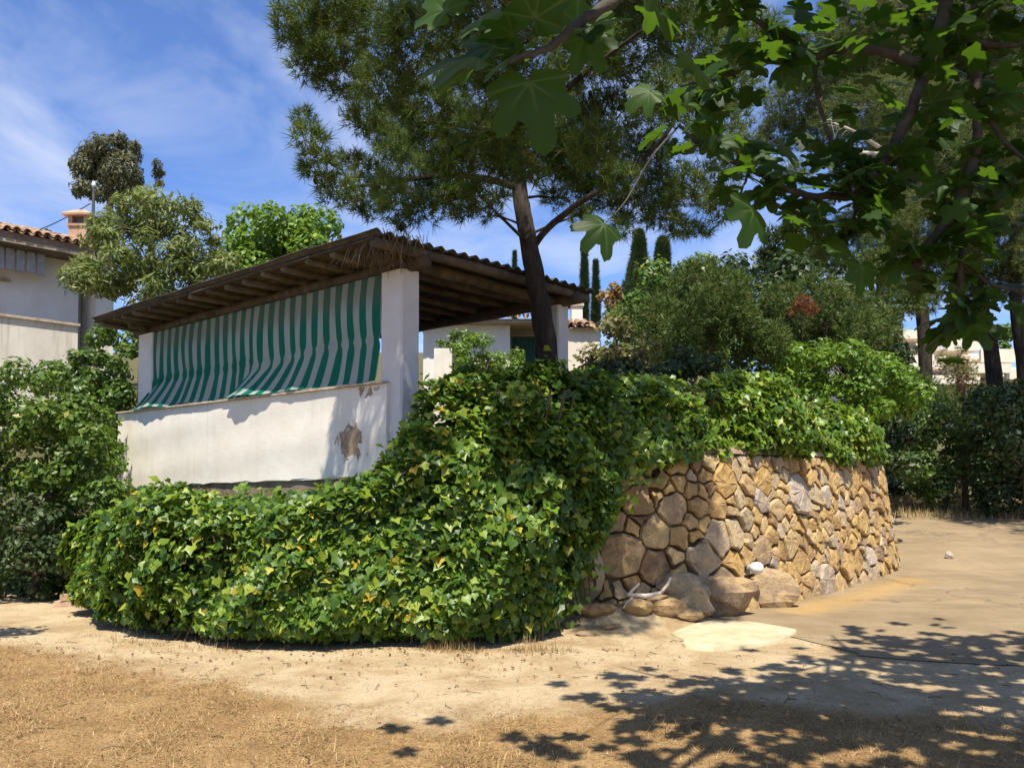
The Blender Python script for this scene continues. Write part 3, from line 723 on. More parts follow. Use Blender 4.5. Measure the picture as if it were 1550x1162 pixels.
for (s_, h_, r, g) in sites:
    poly = [(s_ - .6, -0.15), (s_ + .6, -0.15), (s_ + .6, WTOP - 0.02), (s_ - .6, WTOP - 0.02)]
    for (a, b, c, _) in sites:
        dx_, dy_ = a - s_, b - h_
        if (dx_ == 0 and dy_ == 0) or dx_ * dx_ + dy_ * dy_ > 1.2: continue
        k = (a * a + b * b - c * c - s_ * s_ - h_ * h_ + r * r) / 2
        poly = clip(poly, dx_, dy_, k)
        if len(poly) < 3: break
    if len(poly) < 3: continue
    # limit very long cells, knock the corners off
    cx = sum(p[0] for p in poly) / len(poly); cy = sum(p[1] for p in poly) / len(poly)
    lim = 2.3 * r
    poly = [(cx + (p[0] - cx) * min(1, lim / max(1e-6, math.hypot(p[0] - cx, p[1] - cy))), cy + (p[1] - cy) * min(1, lim / max(1e-6, math.hypot(p[0] - cx, p[1] - cy)))) for p in poly]
    pc = []
    for i in range(len(poly)):
        p, q2 = poly[i], poly[(i + 1) % len(poly)]
        if math.hypot(p[0] - q2[0], p[1] - q2[1]) < 0.03: pc.append(((p[0] + q2[0]) / 2, (p[1] + q2[1]) / 2)); continue
        c1 = SR.uniform(0.04, 0.16); c2 = SR.uniform(0.04, 0.16)
        pc += [(p[0] * (1 - c1) + q2[0] * c1, p[1] * (1 - c1) + q2[1] * c1), (p[0] * c2 + q2[0] * (1 - c2), p[1] * c2 + q2[1] * (1 - c2))]
    p2_ = []
    for i in range(len(pc)):
        a_, b_ = pc[i], pc[(i + 1) % len(pc)]; p2_.append(a_); l_ = math.hypot(a_[0] - b_[0], a_[1] - b_[1])
        if l_ > 0.09:
            f_ = SR.uniform(.35, .65); mx_, my_ = a_[0] + (b_[0] - a_[0]) * f_, a_[1] + (b_[1] - a_[1]) * f_; k_ = SR.uniform(-.05, .15) * l_ / max(1e-6, math.hypot(mx_ - cx, my_ - cy))
            p2_.append((mx_ - (mx_ - cx) * k_, my_ - (my_ - cy) * k_))
    poly = p2_; n = len(poly)
    if n < 4: continue
    gap = SR.uniform(0.003, 0.014); rr = max(0.05, sum(math.hypot(p[0] - cx, p[1] - cy) for p in poly) / n)
    proud = SR.uniform(0.015, 0.06) + 0.04 * rr; tx_, ty_ = SR.uniform(-.18, .18), SR.uniform(-.22, .12)
    V = []
    ox, oy = cx + SR.uniform(-.25, .25) * rr, cy + SR.uniform(-.2, .2) * rr
    for (sc, out, wob) in ((1, -0.10, 0), (1, 0.30, 1), (0.90, 0.90, 1), (0.50, 1.0, 1)):
        for (a, b) in poly:
            f = max(0.3, (math.hypot(a - cx, b - cy) - gap) / max(1e-6, math.hypot(a - cx, b - cy)))
            bx, by = cx + (a - cx) * f, cy + (b - cy) * f
            aa, hh = ox + (bx - ox) * sc, oy + (by - oy) * sc
            o = out * proud + wob * (SR.uniform(-.10, .10) * rr * 0.38 + tx_ * (aa - cx) + ty_ * (hh - cy)) if out > 0 else -0.09
            V.append(wall_pt(aa, max(-0.12, hh), o))
    V.append(wall_pt(ox, oy, proud * 1.0 + SR.uniform(-.03, .05) * rr))
    Fc = [(k * n + i, k * n + (i + 1) % n, (k + 1) * n + (i + 1) % n, (k + 1) * n + i) for k in range(3) for i in range(n)]
    Fc += [(3 * n + i, 3 * n + (i + 1) % n, 4 * n) for i in range(n)]
    tn = SR.random()
    if (s_, h_, r, g) in small:
        n0 = len(smV); smV += list(V); smF += [[i + n0 for i in f] for f in Fc]; smG += [g] * len(V); smT += [tn] * len(V)
    else: obj('stone', mesh_from('stone', V, Fc, M['stone'], {'grey': [g] * len(V), 'tone': [tn] * len(V)}), wallE)
tag(obj('packing_stones', mesh_from('packing_stones', smV, smF, M['stone'], {'grey': smG, 'tone': smT}), wallE), kind='stuff')

# boulders and rubble at the foot
def rock(name, c, r, label=None, seed=0, grey=0.3, parent=None, group=None):
    rr = np.random.default_rng(seed); n1, n2 = 9, 12; V = []
    ks = rr.normal(size=(7, 3)); ks = ks / np.linalg.norm(ks, axis=1)[:, None]; dd = rr.uniform(0.62, 0.95, 7)
    for i in range(n1 + 1):
        for k in range(n2):
            th = math.pi * i / n1; ph = 2 * math.pi * k / n2
            d = np.array([math.sin(th) * math.cos(ph), math.sin(th) * math.sin(ph), math.cos(th)])
            m = 1.0
            for kk, dk in zip(ks, dd):
                dt = d @ kk
                if dt > 0: m = min(m, dk / dt)
            m *= 1 + 0.05 * rr.normal() * math.sin(th)
            V.append((c[0] + d[0] * r[0] * m, c[1] + d[1] * r[1] * m, c[2] + d[2] * r[2] * m))
    Fc = [(i * n2 + k, (i + 1) * n2 + k, (i + 1) * n2 + (k + 1) % n2, i * n2 + (k + 1) % n2) for i in range(n1) for k in range(n2)]
    o = obj(name, mesh_from(name, V, Fc, M['stone'], {'grey': [grey] * len(V), 'tone': [float(rr.random())] * len(V)}), parent)
    if label: tag(o, label, 'rock', group)
    return o
for k, (px, py, yy, r, g, lab) in enumerate([
    (1010, 915, 9.05, (.24, .17, .14), .1, 'jagged brown rock slab below the dead branch'),
    (965, 922, 8.95, (.17, .13, .10), .1, 'small tan rock at the foot of the dead branch'),
    (1050, 905, 9.2, (.26, .15, .22), .35, 'grey-brown boulder wedged under the stone wall'),
    (905, 930, 8.95, (.20, .14, .08), .0, 'flat ochre rock beside the ivy stems'),
    (885, 957, 8.55, (.11, .08, .03), .2, 'pale flat stone half sunk in the sand'),
    (925, 950, 8.7, (.10, .07, .03), .1, 'low crumbled stone lying in front of the ochre rock'),
    (1041, 930, 8.98, (.17, .10, .08), .15, 'split tan stone next to the pale screed')]):
    p = P(px, py, yy); rock('boulder', (p.x, yy, gzf(p.x, yy) + r[2] * 0.45), r, lab, 30 + k, g)
rock('boulder', (P(1437, 838, 14.6).x + 0.0, 14.6, gzf(6.9, 14.6) + 0.05), (.09, .09, .08), 'small white stone at the wall foot beside the driveway', 55, 1.0)
for k, (px, py, yy, r, g) in enumerate([(1092, 900, 9.62, (.42, .20, .30), .25), (1165, 893, 10.25, (.36, .20, .26), .3), (1030, 893, 9.34, (.34, .16, .20), .1), (878, 860, 9.18, (.26, .14, .48), .05)]):
    p = P(px, py, yy); rock('footing_boulder', (p.x, yy, p.z), r, None, 80 + k, g, wallE)
# dead branch lying on the rubble
mb = MB()
a = P(938, 903, 8.95); 
mb.tube([P(950, 900, 8.93), P(978, 902, 8.9), P(1000, 897, 8.92)], [.022, .028, .02], 7)
mb.tube([P(1000, 897, 8.92), P(1010, 885, 8.94), P(1015, 874, 8.97)], [.02, .018, .012], 6)
mb.tube([P(952, 900, 8.93), P(960, 890, 8.96), P(968, 883, 9.0)], [.018, .016, .01], 6)
mb.tube([P(958, 904, 8.92), P(948, 912, 8.86), P(944, 920, 8.8)], [.015, .012, .008], 6)
tag(mb.build('dead_branch', M['deadwood'], smooth=True), 'bleached dead branch lying on rocks at the wall foot', 'branch')

# white bulkhead lamp on the wall
ls, lh = s_of(1120, 856)
lampE = empty('wall_lamp', tuple(wall_pt(ls, lh, 0.05)), 'small white enamel lamp fixed low on the stone wall', 'lamp')
c0 = Vector(wall_pt(ls, lh, 0.03)); c1 = Vector(wall_pt(ls, lh, 0.22)); dn = (c1 - c0).normalized()
MB().tube([c0, c0 + dn * .03, c0 + dn * .05], [.045, .045, .03], 10).build('mount', M['iron'], lampE, True)
c2 = c0 + dn * 0.05
MB().tube([c2, c2 + dn * .03, c2 + dn * .09, c2 + dn * .14, c2 + dn * .155], [.03, .062, .075, .055, .02], 12).build('lamp_shade', M['enamel'], lampE, True)

# terrace fill behind parapet and wall
inner = [tuple(wall_pt(s, WTOP, -0.30)[:2]) for s in np.linspace(1.0, WLEN, 40)]
poly = [tuple(F(-0.04, 0.9, 0)[:2])] + inner + [(2.0, 20.5), (-2.0, 20.0), tuple(F(6.6, 2.9, 0)[:2]), tuple(F(-0.04, 2.9, 0)[:2])]
tag(obj('terrace_ground', mesh_from('terrace_ground', [(x, y, 1.70) for x, y in poly], [list(range(len(poly)))], M['earth'])), kind='structure')
V = [(x, y, z) for x, y in ((-1.25, 9.1), (0.2, 9.35), (0.2, 10.3), (-1.15, 9.9)) for z in (0, 1.72)]
MB().add(V, [(0, 2, 3, 1), (2, 4, 5, 3), (1, 3, 5, 7), (4, 6, 7, 5), (6, 0, 1, 7)]).build('corner_fill', M['rawbase'], wallE)

# ------------------------------------------------------------------ leaf scattering
T_IVY = (np.array([(0, 0, 0), (0, .42, -.02), (0, 1, -.14), (-.36, -.14, .05), (-.56, .34, .10), (-.27, .58, .04), (.36, -.14, .05), (.56, .34, .10), (.27, .58, .04)]) - (0, .4, 0),
         np.array([(0, 1, 4, 3), (1, 2, 5, 4), (0, 6, 7, 1), (1, 7, 8, 2)]))
T_LEAF = (np.array([(0, 0, 0), (.33, .45, .08), (0, 1, -.05), (-.33, .45, .08)]) - (0, .5, 0), np.array([(0, 1, 2), (0, 2, 3)]))
T_LONG = (np.array([(0, 0, 0), (.13, .4, .03), (0, 1, -.10), (-.13, .4, .03)]) - (0, .5, 0), np.array([(0, 1, 2), (0, 2, 3)]))
def tuft(n, spread, wd, seed):
    r = np.random.default_rng(seed); V = []; Fc = []
    for k in range(n):
        th = 2 * math.pi * k / n + r.uniform(-.4, .4); sp = spread * r.uniform(.25, 1.0)
        d = np.array([math.cos(th) * math.sin(sp), math.cos(sp), math.sin(th) * math.sin(sp)]); d *= r.uniform(.75, 1.0)
        sd = np.cross(d, r.normal(size=3)); sd = sd / np.linalg.norm(sd) * wd
        b = np.array([0, r.uniform(-.15, .25), 0]); n0 = len(V)
        V += [b - sd, b + sd, b + d]; Fc.append((n0, n0 + 1, n0 + 2))
    return np.array(V), np.array(Fc)
T_TUFT = [tuft(11, 1.15, 0.034, k) for k in range(3)]
T_SPRIG = [tuft(6, 0.8, 0.085, 10 + k) for k in range(3)]

def scatter(pos, nrm, tip, size, tmpl, rnd):
    """arrays for one mesh holding a template copy per point; template y follows tip, z follows nrm"""
    tv, tf = tmpl; n = len(pos); nrm = unit(nrm)
    t_ = unit(tip - (tip * nrm).sum(1)[:, None] * nrm); sd = np.cross(t_, nrm)
    V = pos[:, None] + size[:, None, None] * (tv[None, :, 0:1] * sd[:, None] + tv[None, :, 1:2] * t_[:, None] + tv[None, :, 2:3] * nrm[:, None])
    Fc = tf[None] + (np.arange(n) * len(tv))[:, None, None]
    return V.reshape(-1, 3), Fc.reshape(-1, tf.shape[1]), np.repeat(rnd, len(tv))
def scatter_many(pos, nrm, tip, size, tmpls, rnd):
    Vs, Fs, Rs, o = [], [], [], 0
    for k, tm in enumerate(tmpls):
        V, Fc, r_ = scatter(pos[k::len(tmpls)], nrm[k::len(tmpls)], tip[k::len(tmpls)], size[k::len(tmpls)], tm, rnd[k::len(tmpls)])
        Vs.append(V); Fs.append(Fc + o); Rs.append(r_); o += len(V)
    return np.vstack(Vs), np.vstack(Fs), np.concatenate(Rs)

# ------------------------------------------------------------------ ivy
def curve_sampler(pts, cols, m=10):
    A = smooth_path([tuple(p) for p in pts], m); d = np.linalg.norm(np.diff(A[:, :2], axis=0), axis=1); S = np.concatenate([[0], np.cumsum(d)])
    def f(s):
        o = [np.interp(s, S, A[:, k]) for k in range(A.shape[1])]
        e = .06; tx = np.interp(s + e, S, A[:, 0]) - np.interp(s - e, S, A[:, 0]); ty = np.interp(s + e, S, A[:, 1]) - np.interp(s - e, S, A[:, 1]); l = np.hypot(tx, ty) + 1e-9
        return o, np.stack([ty / l, -tx / l], -1)
    return f, S[-1]

def ivy_points(f, L, n, seed, bulge, lump, topfrac, jit):
    """points on a hedge-like skin: front face from zlo to ztop, then back over the top"""
    r = np.random.default_rng(seed)
    s = r.uniform(0, L, n); q = r.uniform(0, 1, n)
    (x, y, zl, zt, back), nn = f(s)
    front = q < 1 - topfrac
    a = np.where(front, q / (1 - topfrac), 1.0); b = np.where(front, 0.0, (q - 1 + topfrac) / topfrac)
    z = zl + (zt - zl) * a
    off = bulge * np.sin(np.pi * np.clip(a, 0, 1) ** 0.8) ** 0.7 * (1 - b) - b * back
    z = z + np.where(front, 0, 0.06 * np.sin(np.pi * b))
    # round the shoulder
    off = off - 0.16 * np.clip((a - 0.82) / 0.18, 0, 1) ** 2 * (1 - b)
    p = np.stack([x + nn[:, 0] * off, y + nn[:, 1] * off, z], 1)
    out = np.stack([nn[:, 0], nn[:, 1], 0 * x], 1) * (1 - b)[:, None] * np.clip(1.2 - a, .35, 1)[:, None] + np.array([0, 0, 1]) * (0.25 + 0.8 * np.clip(a - .6, 0, 1) + b)[:, None]
    out = unit(out)
    lp = vnoise(p, 2.0, seed) * lump + vnoise(p, 4.6, seed + 1) * lump * 0.6 - 0.30 * np.clip(vnoise(p, 2.7, seed + 2) - .25, 0, 1)
    dep = r.exponential(jit, n) - (r.random(n) < .12) * r.exponential(.028, n)
    p = p + out * (lp - dep)[:, None]
    p[:, 2] = np.maximum(p[:, 2], 0.03 + 0.05 * r.random(n))
    return p, out, dep, r

def ivy(name, label, fdef, n, seed, bulge, lump, topfrac, jit, size, mat, core_off, singles=290, drop=None, skip_core=None):
    f, L = curve_sampler(fdef, 5)
    p, out, dep, r = ivy_points(f, L, n, seed, bulge, lump, topfrac, jit)
    if drop is not None:
        keep = ~drop(p, r); p, out, dep = p[keep], out[keep], dep[keep]
    n = len(p)
    nrm = unit(out + np.array([0, -.15, .55]) + r.normal(size=(n, 3)) * 0.70)
    tip = unit(np.array([0, 0, -1.0]) + out * 0.35 + r.normal(size=(n, 3)) * 0.55)
    sz = size * r.uniform(0.40, 1.45, n); rn = np.clip(r.beta(1.5, 1.9, n) * 0.95 + 0.02, 0, 0.9)
    yellow = r.random(n) < 0.012; rn[yellow] = r.uniform(0.93, 1.1, yellow.sum())
    c = np.array([p[:, 0].mean(), p[:, 1].mean(), 0])
    e = empty(name, tuple(c), label, 'ivy')
    # the outermost leaves are single pieces
    score = dep + 0.03 * np.linalg.norm(p - np.array([0, 0, EYE]), axis=1) + r.uniform(0, .12, n)
    pick = np.argsort(score)[:900]; pick = r.permutation(pick)[:singles]
    rest = np.ones(n, bool); rest[pick] = False
    V, Fc, rr = scatter(p[rest], nrm[rest], tip[rest], sz[rest], T_IVY, rn[rest])
    tag(obj('foliage', mesh_from('foliage', V, Fc, M[mat], {'rnd': rr}), e), kind='stuff')
    base = []
    for k in range(6):
        base.append(mesh_from('leaf', T_IVY[0], T_IVY[1], M[mat], {'rnd': [(0.25, 0.4, 0.5, 0.62, 0.75, 0.98 if k == 5 else 0.5)[k]] * 9}))
    for j, i in enumerate(pick):
        o = bpy.data.objects.new('leaf', base[j % 5 if j % 41 else 5])
        z_ = Vector(nrm[i]); y_ = Vector(tip[i]); y_ = (y_ - z_ * y_.dot(z_)).normalized(); x_ = y_.cross(z_)
        mt = Matrix((x_, y_, z_)).transposed().to_4x4(); mt = Matrix.Translation(Vector(p[i])) @ mt @ Matrix.Scale(float(sz[i]) * 1.1, 4)
        link(o, e); o.matrix_basis = mt
    # woody stems and old growth inside
    mb = MB(); m = int(L * 9)
    for k in range(m):
        s = random.uniform(0.1, L - 0.1); (x, y, zl, zt, bk), nn = f(np.array(s)); nn = nn.reshape(-1)
        a = Vector((float(x), float(y), max(0.0, float(zl) - 0.05))); pts = []
        dx_ = random.uniform(-.5, .5)
        for j in range(6):
            fr = j / 5; o_ = core_off * (0.2 + math.sin(math.pi * fr * .8)) + random.uniform(-.06, .06)
            pts.append(a + Vector((float(nn[0]) * o_ + dx_ * fr * 0.7, float(nn[1]) * o_, (float(zt) - float(zl)) * fr * 0.93)))
        mb.tube(pts, [random.uniform(.006, .014)] * 6, 4, False)
    tag(mb.build('stems', M['twig'], e), kind='stuff')
    # packed old leaves further in
    p2, out2, dep2, r2 = ivy_points(f, L, int(n * 0.45), seed + 9, bulge, lump, topfrac, 0.05)
    p2 = p2 - out2 * (0.34 + r2.uniform(0, .12, len(p2)))[:, None]; p2[:, 2] = np.maximum(p2[:, 2], 0.05)
    if drop is not None: k2 = ~drop(p2, r2); p2 = p2[k2]; out2 = out2[k2]
    n2 = len(p2)
    V, Fc, rr = scatter(p2, unit(out2 + r2.normal(size=(n2, 3)) * .4), unit(np.array([0, 0, -1.]) + r2.normal(size=(n2, 3)) * .5), np.full(n2, size * 1.5), T_IVY, np.clip(r2.beta(2, 3, n2), 0, .7))
    tag(obj('inner_foliage', mesh_from('inner_foliage', V, Fc, M[mat], {'rnd': rr}), e), kind='stuff')
    return e

# columns: x, y, z low, z top, depth of the top
hedge = [(-6.1, 13.0, .05, 1.20, .7), (-5.35, 11.2, .05, 1.22, 1.0), (-4.62, 9.85, .05, 1.20, 1.6), (-4.08, 9.12, .05, 1.26, 2.2), (-3.3, 8.34, .05, 1.31, 2.4), (-2.3, 8.08, .05, 1.35, 1.9),
         (-1.52, 7.98, .05, 1.42, 1.5), (-1.10, 7.94, .05, 1.86, 1.3), (-0.76, 7.94, .05, 2.44, 1.3), (-0.3, 7.98, .05, 2.64, 1.3), (0.15, 8.14, .05, 2.64, 1.2), (0.50, 8.55, .05, 2.60, .9), (0.80, 8.93, .35, 2.55, .7), (1.12, 9.05, .85, 2.5, .7)]
def drop_a(p, r):
    px = 775 + FPX * p[:, 0] / p[:, 1]
    # ragged right-hand edge where the wall shows
    lim = np.interp(p[:, 2], [0, .35, .7, 1.1, 1.5, 2.8], [.45, .58, .80, .96, 1.12, 1.6]) + 0.10 * vnoise(p, 6, 3)
    foot = 0.10 + 0.22 * np.clip(vnoise(p * np.array([1, 1, 0]), 3.1, 12) + .25 * vnoise(p, 9, 13), 0, 1)
    hole = (vnoise(p, 2.6, 14) + .5 * vnoise(p, 6.5, 15) > 0.62) & (p[:, 2] < 2.3) & (r.random(len(p)) < .85)
    return (p[:, 0] > lim) | (p[:, 2] < foot) & (r.random(len(p)) < .9) | hole
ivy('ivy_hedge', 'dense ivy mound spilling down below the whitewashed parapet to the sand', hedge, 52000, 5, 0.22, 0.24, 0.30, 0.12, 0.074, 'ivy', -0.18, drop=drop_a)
# over the wall top
wt = []
for s, zl, zt, bk in [(1.3, 1.2, 2.55, .7), (2.2, 1.45, 2.55, .7), (2.8, 1.62, 2.62, .9), (3.6, 1.72, 2.70, .9), (4.6, 1.78, 2.78, .9), (5.6, 1.74, 2.72, .9), (6.8, 1.70, 2.58, .9), (8.0, 1.66, 2.50, .9), (9.2, 1.66, 2.40, .9), (10.0, 1.66, 2.25, .8), (10.9, 1.7, 2.1, .8), (12.2, 1.7, 2.0, .8)]:
    p = wall_pt(s, WTOP, 0.0 if s > 2 else 0.05); wt.append((p[0], p[1], zl, zt, bk))
def drop_b(p, r):
    return (p[:, 2] < 1.72 + 0.14 * vnoise(p, 3.3, 8) + 0.06 * vnoise(p, 8, 9)) & (p[:, 0] > 1.0) | ((p[:, 0] <= 1.0) & (p[:, 2] < 1.15 + 0.2 * vnoise(p, 5, 4)))
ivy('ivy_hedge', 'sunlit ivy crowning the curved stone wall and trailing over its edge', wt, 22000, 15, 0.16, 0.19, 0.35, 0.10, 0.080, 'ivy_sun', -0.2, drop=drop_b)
# hanging strands in front of the wall's shaded end
def strand(pts, n, seed, size):
    r = np.random.default_rng(seed); A = smooth_path([tuple(p) for p in pts], 12); i = r.integers(0, len(A), n)
    return A[i] + r.normal(size=(n, 3)) * np.array([.09, .05, .07])
e = empty('ivy_strand', P(905, 760, 9.1), 'loose ivy strands dangling over the shaded end of the stone wall', 'ivy')
allp = []
for k, (px, py0, py1, yy) in enumerate([(905, 690, 810, 9.02), (885, 700, 880, 8.98), (860, 700, 900, 8.95), (925, 680, 770, 9.08), (945, 680, 730, 9.12), (985, 680, 715, 9.2), (870, 790, 910, 8.9), (840, 800, 960, 8.75)]):
    pts = [P(px + random.uniform(-12, 12), py0 + (py1 - py0) * j / 4, yy + random.uniform(-.04, .04)) for j in range(5)]
    MB().tube(pts, .006, 5).build('stem', M['twig'], e, True); allp.append(strand(pts, 34, 70 + k, .08))
allp = np.vstack(allp); r = np.random.default_rng(77); n = len(allp)
base = [mesh_from('leaf', T_IVY[0], T_IVY[1], M['ivy_sun'], {'rnd': [q] * 9}) for q in (.3, .45, .6, .75)]
for i in range(n):
    o = bpy.data.objects.new('leaf', base[i % 4]); z_ = Vector((r.normal() * .5, -1 + r.normal() * .4, .7 + r.normal() * .4)).normalized(); y_ = Vector((r.normal() * .5, 0, -1)); y_ = (y_ - z_ * y_.dot(z_)).normalized()
    link(o, e); o.matrix_basis = Matrix.Translation(Vector(allp[i])) @ Matrix((y_.cross(z_), y_, z_)).transposed().to_4x4() @ Matrix.Scale(r.uniform(.06, .11), 4)

# ------------------------------------------------------------------ trees and shrubs
def clump_points(cl, dens, seed, shell=0.55, flat=0.8):
    """cl: list of (centre, radius). returns points, outward directions"""
    r = np.random.default_rng(seed); Ps, Ds = [], []
    for (c, rad) in cl:
        n = max(6, int(dens * rad * rad)); d = unit(r.normal(size=(n, 3)))
        k = shell + (1 - shell) * r.random(n) ** 0.6
        lump = 1 + 0.22 * vnoise(d * 2.2 + np.array(c), 1.6, seed)
        k = k * lump
        Ps.append(np.array(c) + d * (rad * k)[:, None] * np.array([1, 1, flat])); Ds.append(d)
    return np.vstack(Ps), np.vstack(Ds), r

def limb_path(a, b, sag, n=6):
    a = Vector(a); b = Vector(b); m = (a + b) / 2 + Vector((random.uniform(-.12, .12), random.uniform(-.12, .12), sag)) * (b - a).length
    return [((1 - t) ** 2) * a + 2 * t * (1 - t) * m + t * t * b for t in [i / (n - 1) for i in range(n)]]

def tree(name, label, base, trunk, cl, dens, size, tmpls, mat, seed, cat='tree', group=None, bark='twig', shell=0.55, flat=0.8, droop=0.0, limbs=True, r0=0.1, twigr=None, upb=0.45, rnd_scale=1.0, extra=None):
    """trunk: list of points; cl: clump list; foliage is one crown mesh"""
    e = empty(name, tuple(base), label, cat, group)
    nT = len(trunk); tp = smooth_path([tuple(p) for p in trunk], 5); rr = np.linspace(r0, r0 * 0.35, len(tp))
    V, Fc = tube([Vector(p) for p in tp], list(rr), 10, True, 0.06)
    obj('trunk', mesh_from('trunk', V, Fc, M[bark], smooth=True), e)
    if limbs:
        mb = MB(); nodes = [(Vector(p), float(q_)) for p, q_ in zip(tp, rr)][max(1, len(tp) // 4):]; ntr = len(nodes)
        ax = Vector(tp[len(tp) // 2])
        for (c, rad) in sorted(cl, key=lambda k: math.hypot(k[0][0] - ax.x, k[0][1] - ax.y)):
            c = Vector(c)
            def cost(k):
                p, q_ = nodes[k]; h = math.hypot(c.x - p.x, c.y - p.y); rise = c.z - p.z
                return (c - p).length + 1.6 * abs(rise - .30 * h) * (1 if k < ntr else .6) + (0 if k < ntr else .12)
            i = min(range(len(nodes)), key=cost); a = nodes[i][0]; ln = (a - c).length
            q = min(nodes[i][1] * 0.55, twigr or 0.012 + 0.009 * ln)
            nodes.append((c, q * .5))
            pts = limb_path(a, c, 0.06); mb.tube(pts, [q * (1 - 0.5 * k / 5) for k in range(6)], 6, False)
            for k in range(4):
                dd = Vector((random.gauss(0, 1), random.gauss(0, 1), random.gauss(.2, .7))).normalized() * rad * 0.85
                mb.tube(limb_path(c - (c - a) * 0.12, c + dd, .05, 4), [q * .35, q * .28, q * .2, q * .1], 4, False)
        tag(mb.build('limbs', M[bark], e, True), kind='stuff')
    kd, ks = (4.2, 1.15) if isinstance(tmpls, list) and tmpls is T_TUFT else (3.2, 1.3) if isinstance(tmpls, list) else (5.0, 1.45) if tmpls is T_LONG else (4.0, 1.35)
    size = size * ks
    p, d, r = clump_points(cl, dens * kd, seed, shell, flat); n = len(p)
    nrm = unit(d + np.array([0, 0, .5]) + r.normal(size=(n, 3)) * .55)
    tip = unit(d * 0.8 + np.array([0, 0, upb - droop]) + r.normal(size=(n, 3)) * .6)
    sz = size * r.uniform(.6, 1.3, n); rn = np.clip(r.beta(2, 2, n) * rnd_scale, 0, 1)
    if isinstance(tmpls, list): V, Fc, ra = scatter_many(p, unit(np.cross(tip, r.normal(size=(n, 3)))), tip, sz, tmpls, rn)
    else: V, Fc, ra = scatter(p, nrm, tip, sz, tmpls, rn)
    tag(obj('crown', mesh_from('crown', V, Fc, M[mat], {'rnd': ra}), e), kind='stuff')
    return e

def CL(lst, y, dy, seed, grow=1.0):
    """clumps from photo columns/rows with radius in pixels at about depth y; dy spreads them in depth"""
    r = random.Random(seed); out = []
    for it in lst:
        px, py, rp = it[:3]; yy = y + (it[3] if len(it) > 3 else r.uniform(-dy, dy))
        out.append((tuple(P(px, py, yy)), rp * yy / FPX * grow))
    return out

# the big pine beside the pavilion
TY = 9.95
trunk = [P(838, 640, TY), P(830, 560, TY), P(822, 490, TY), P(808, 410, TY), P(796, 345, TY + .1), P(787, 290, TY + .2), P(783, 220, TY + .3), P(778, 120, TY + .3), P(770, 0, TY + .2), P(765, -120, TY)]
trunk[0].z = 1.66
pine_cl = [(450, 25, 42), (495, 60, 55), (560, 40, 58), (468, 95, 36), (520, 118, 48), (585, 125, 55), (625, 55, 62), (555, 178, 38), (440, 55, 24), (505, 5, 50),
           (600, 190, 48), (645, 155, 60), (700, 90, 70), (720, 195, 60), (660, 222, 44), (780, 120, 70), (790, 210, 50), (850, 170, 60), (885, 80, 70), (930, 180, 60), (960, 80, 70), (1020, 150, 60), (1060, 60, 75), (1100, 130, 55), (1140, 60, 50),
           (740, 20, 70), (830, 20, 70), (660, -10, 70), (920, -10, 80), (1010, -10, 80), (500, -60, 60), (600, -80, 80), (720, -90, 90), (850, -110, 90), (980, -110, 95), (1100, -60, 80),
           (462, 180, 20), (468, 212, 27), (485, 250, 34), (515, 288, 36), (560, 312, 34), (600, 300, 36), (560, 262, 30), (640, 318, 30), (685, 300, 32), (610, 335, 18), (725, 296, 30), (660, 268, 26), (740, 325, 16), (530, 240, 22),
           (860, 255, 40), (905, 290, 42), (955, 312, 38), (1005, 325, 34), (1050, 282, 44), (1092, 312, 34), (900, 235, 40), (985, 240, 50), (840, 300, 22), (880, 325, 20), (940, 345, 20), (1030, 345, 22), (1060, 350, 20), (1120, 240, 40), (1090, 200, 50), (800, 262, 26), (765, 265, 22), (700, 325, 14), (690, 250, 30), (730, 235, 34), (620, 250, 28), (760, 225, 30), (590, 232, 24), (820, 235, 34), (700, 280, 24), (755, 300, 18), (640, 290, 26), (590, 280, 26), (850, 215, 40), (940, 270, 36), (880, 270, 30), (1000, 285, 36), (670, 240, 30, -1.5), (740, 200, 40, -1.6), (600, 215, 30, 1.2), (800, 180, 50, -1.8), (900, 220, 44, -1.8), (700, 300, 30, 1.4), (860, 240, 36, 1.6), (780, 250, 30, 1.5)]
cl = CL(pine_cl, 9.7, 1.7, 3)
rq = random.Random(13)
cl += [((-1.3 + 3.3 * (k % 6) / 5 + rq.uniform(-.25, .25), 5.7 + 1.0 * (k // 6) / 2 + rq.uniform(-.2, .2), 7.0 + rq.uniform(-.35, .4) + .15 * (k // 6)), rq.uniform(.30, .46)) for k in range(18)]
cl += [((rq.uniform(-1.2, 1.8), rq.uniform(7.0, 8.4), 7.6 + rq.uniform(-.2, .5)), rq.uniform(.35, .5)) for k in range(9)]
tree('pine_tree', 'large umbrella-crowned pine growing against the pavilion roof edge', (trunk[0].x, TY, 1.66), trunk, cl, 470, 0.125, T_TUFT, 'pine', 31, group=None, bark='bark', shell=0.30, flat=0.72, r0=0.145, upb=0.5)
pine = [o for o in bpy.data.objects if o.name == 'pine_tree'][0]
def add_limb(parent, pts, r0, r1, mat, name='limb'):
    tp = smooth_path([tuple(p) for p in pts], 5); V, Fc = tube([Vector(p) for p in tp], list(np.linspace(r0, r1, len(tp))), 8, True, 0.05)
    return obj(name, mesh_from(name, V, Fc, M[mat], smooth=True), parent)
add_limb(pine, [P(808, 372, TY + .05), P(830, 345, TY - .1), P(880, 305, TY - .2), P(945, 265, TY - .3), P(1010, 200, TY - .4), P(1050, 120, TY - .4)], 0.046, 0.018, 'bark')
add_limb(pine, [P(786, 285, TY + .2), P(740, 272, TY), P(680, 265, TY - .3), P(600, 275, TY - .5), P(520, 285, TY - .6)], 0.05, 0.015, 'bark')
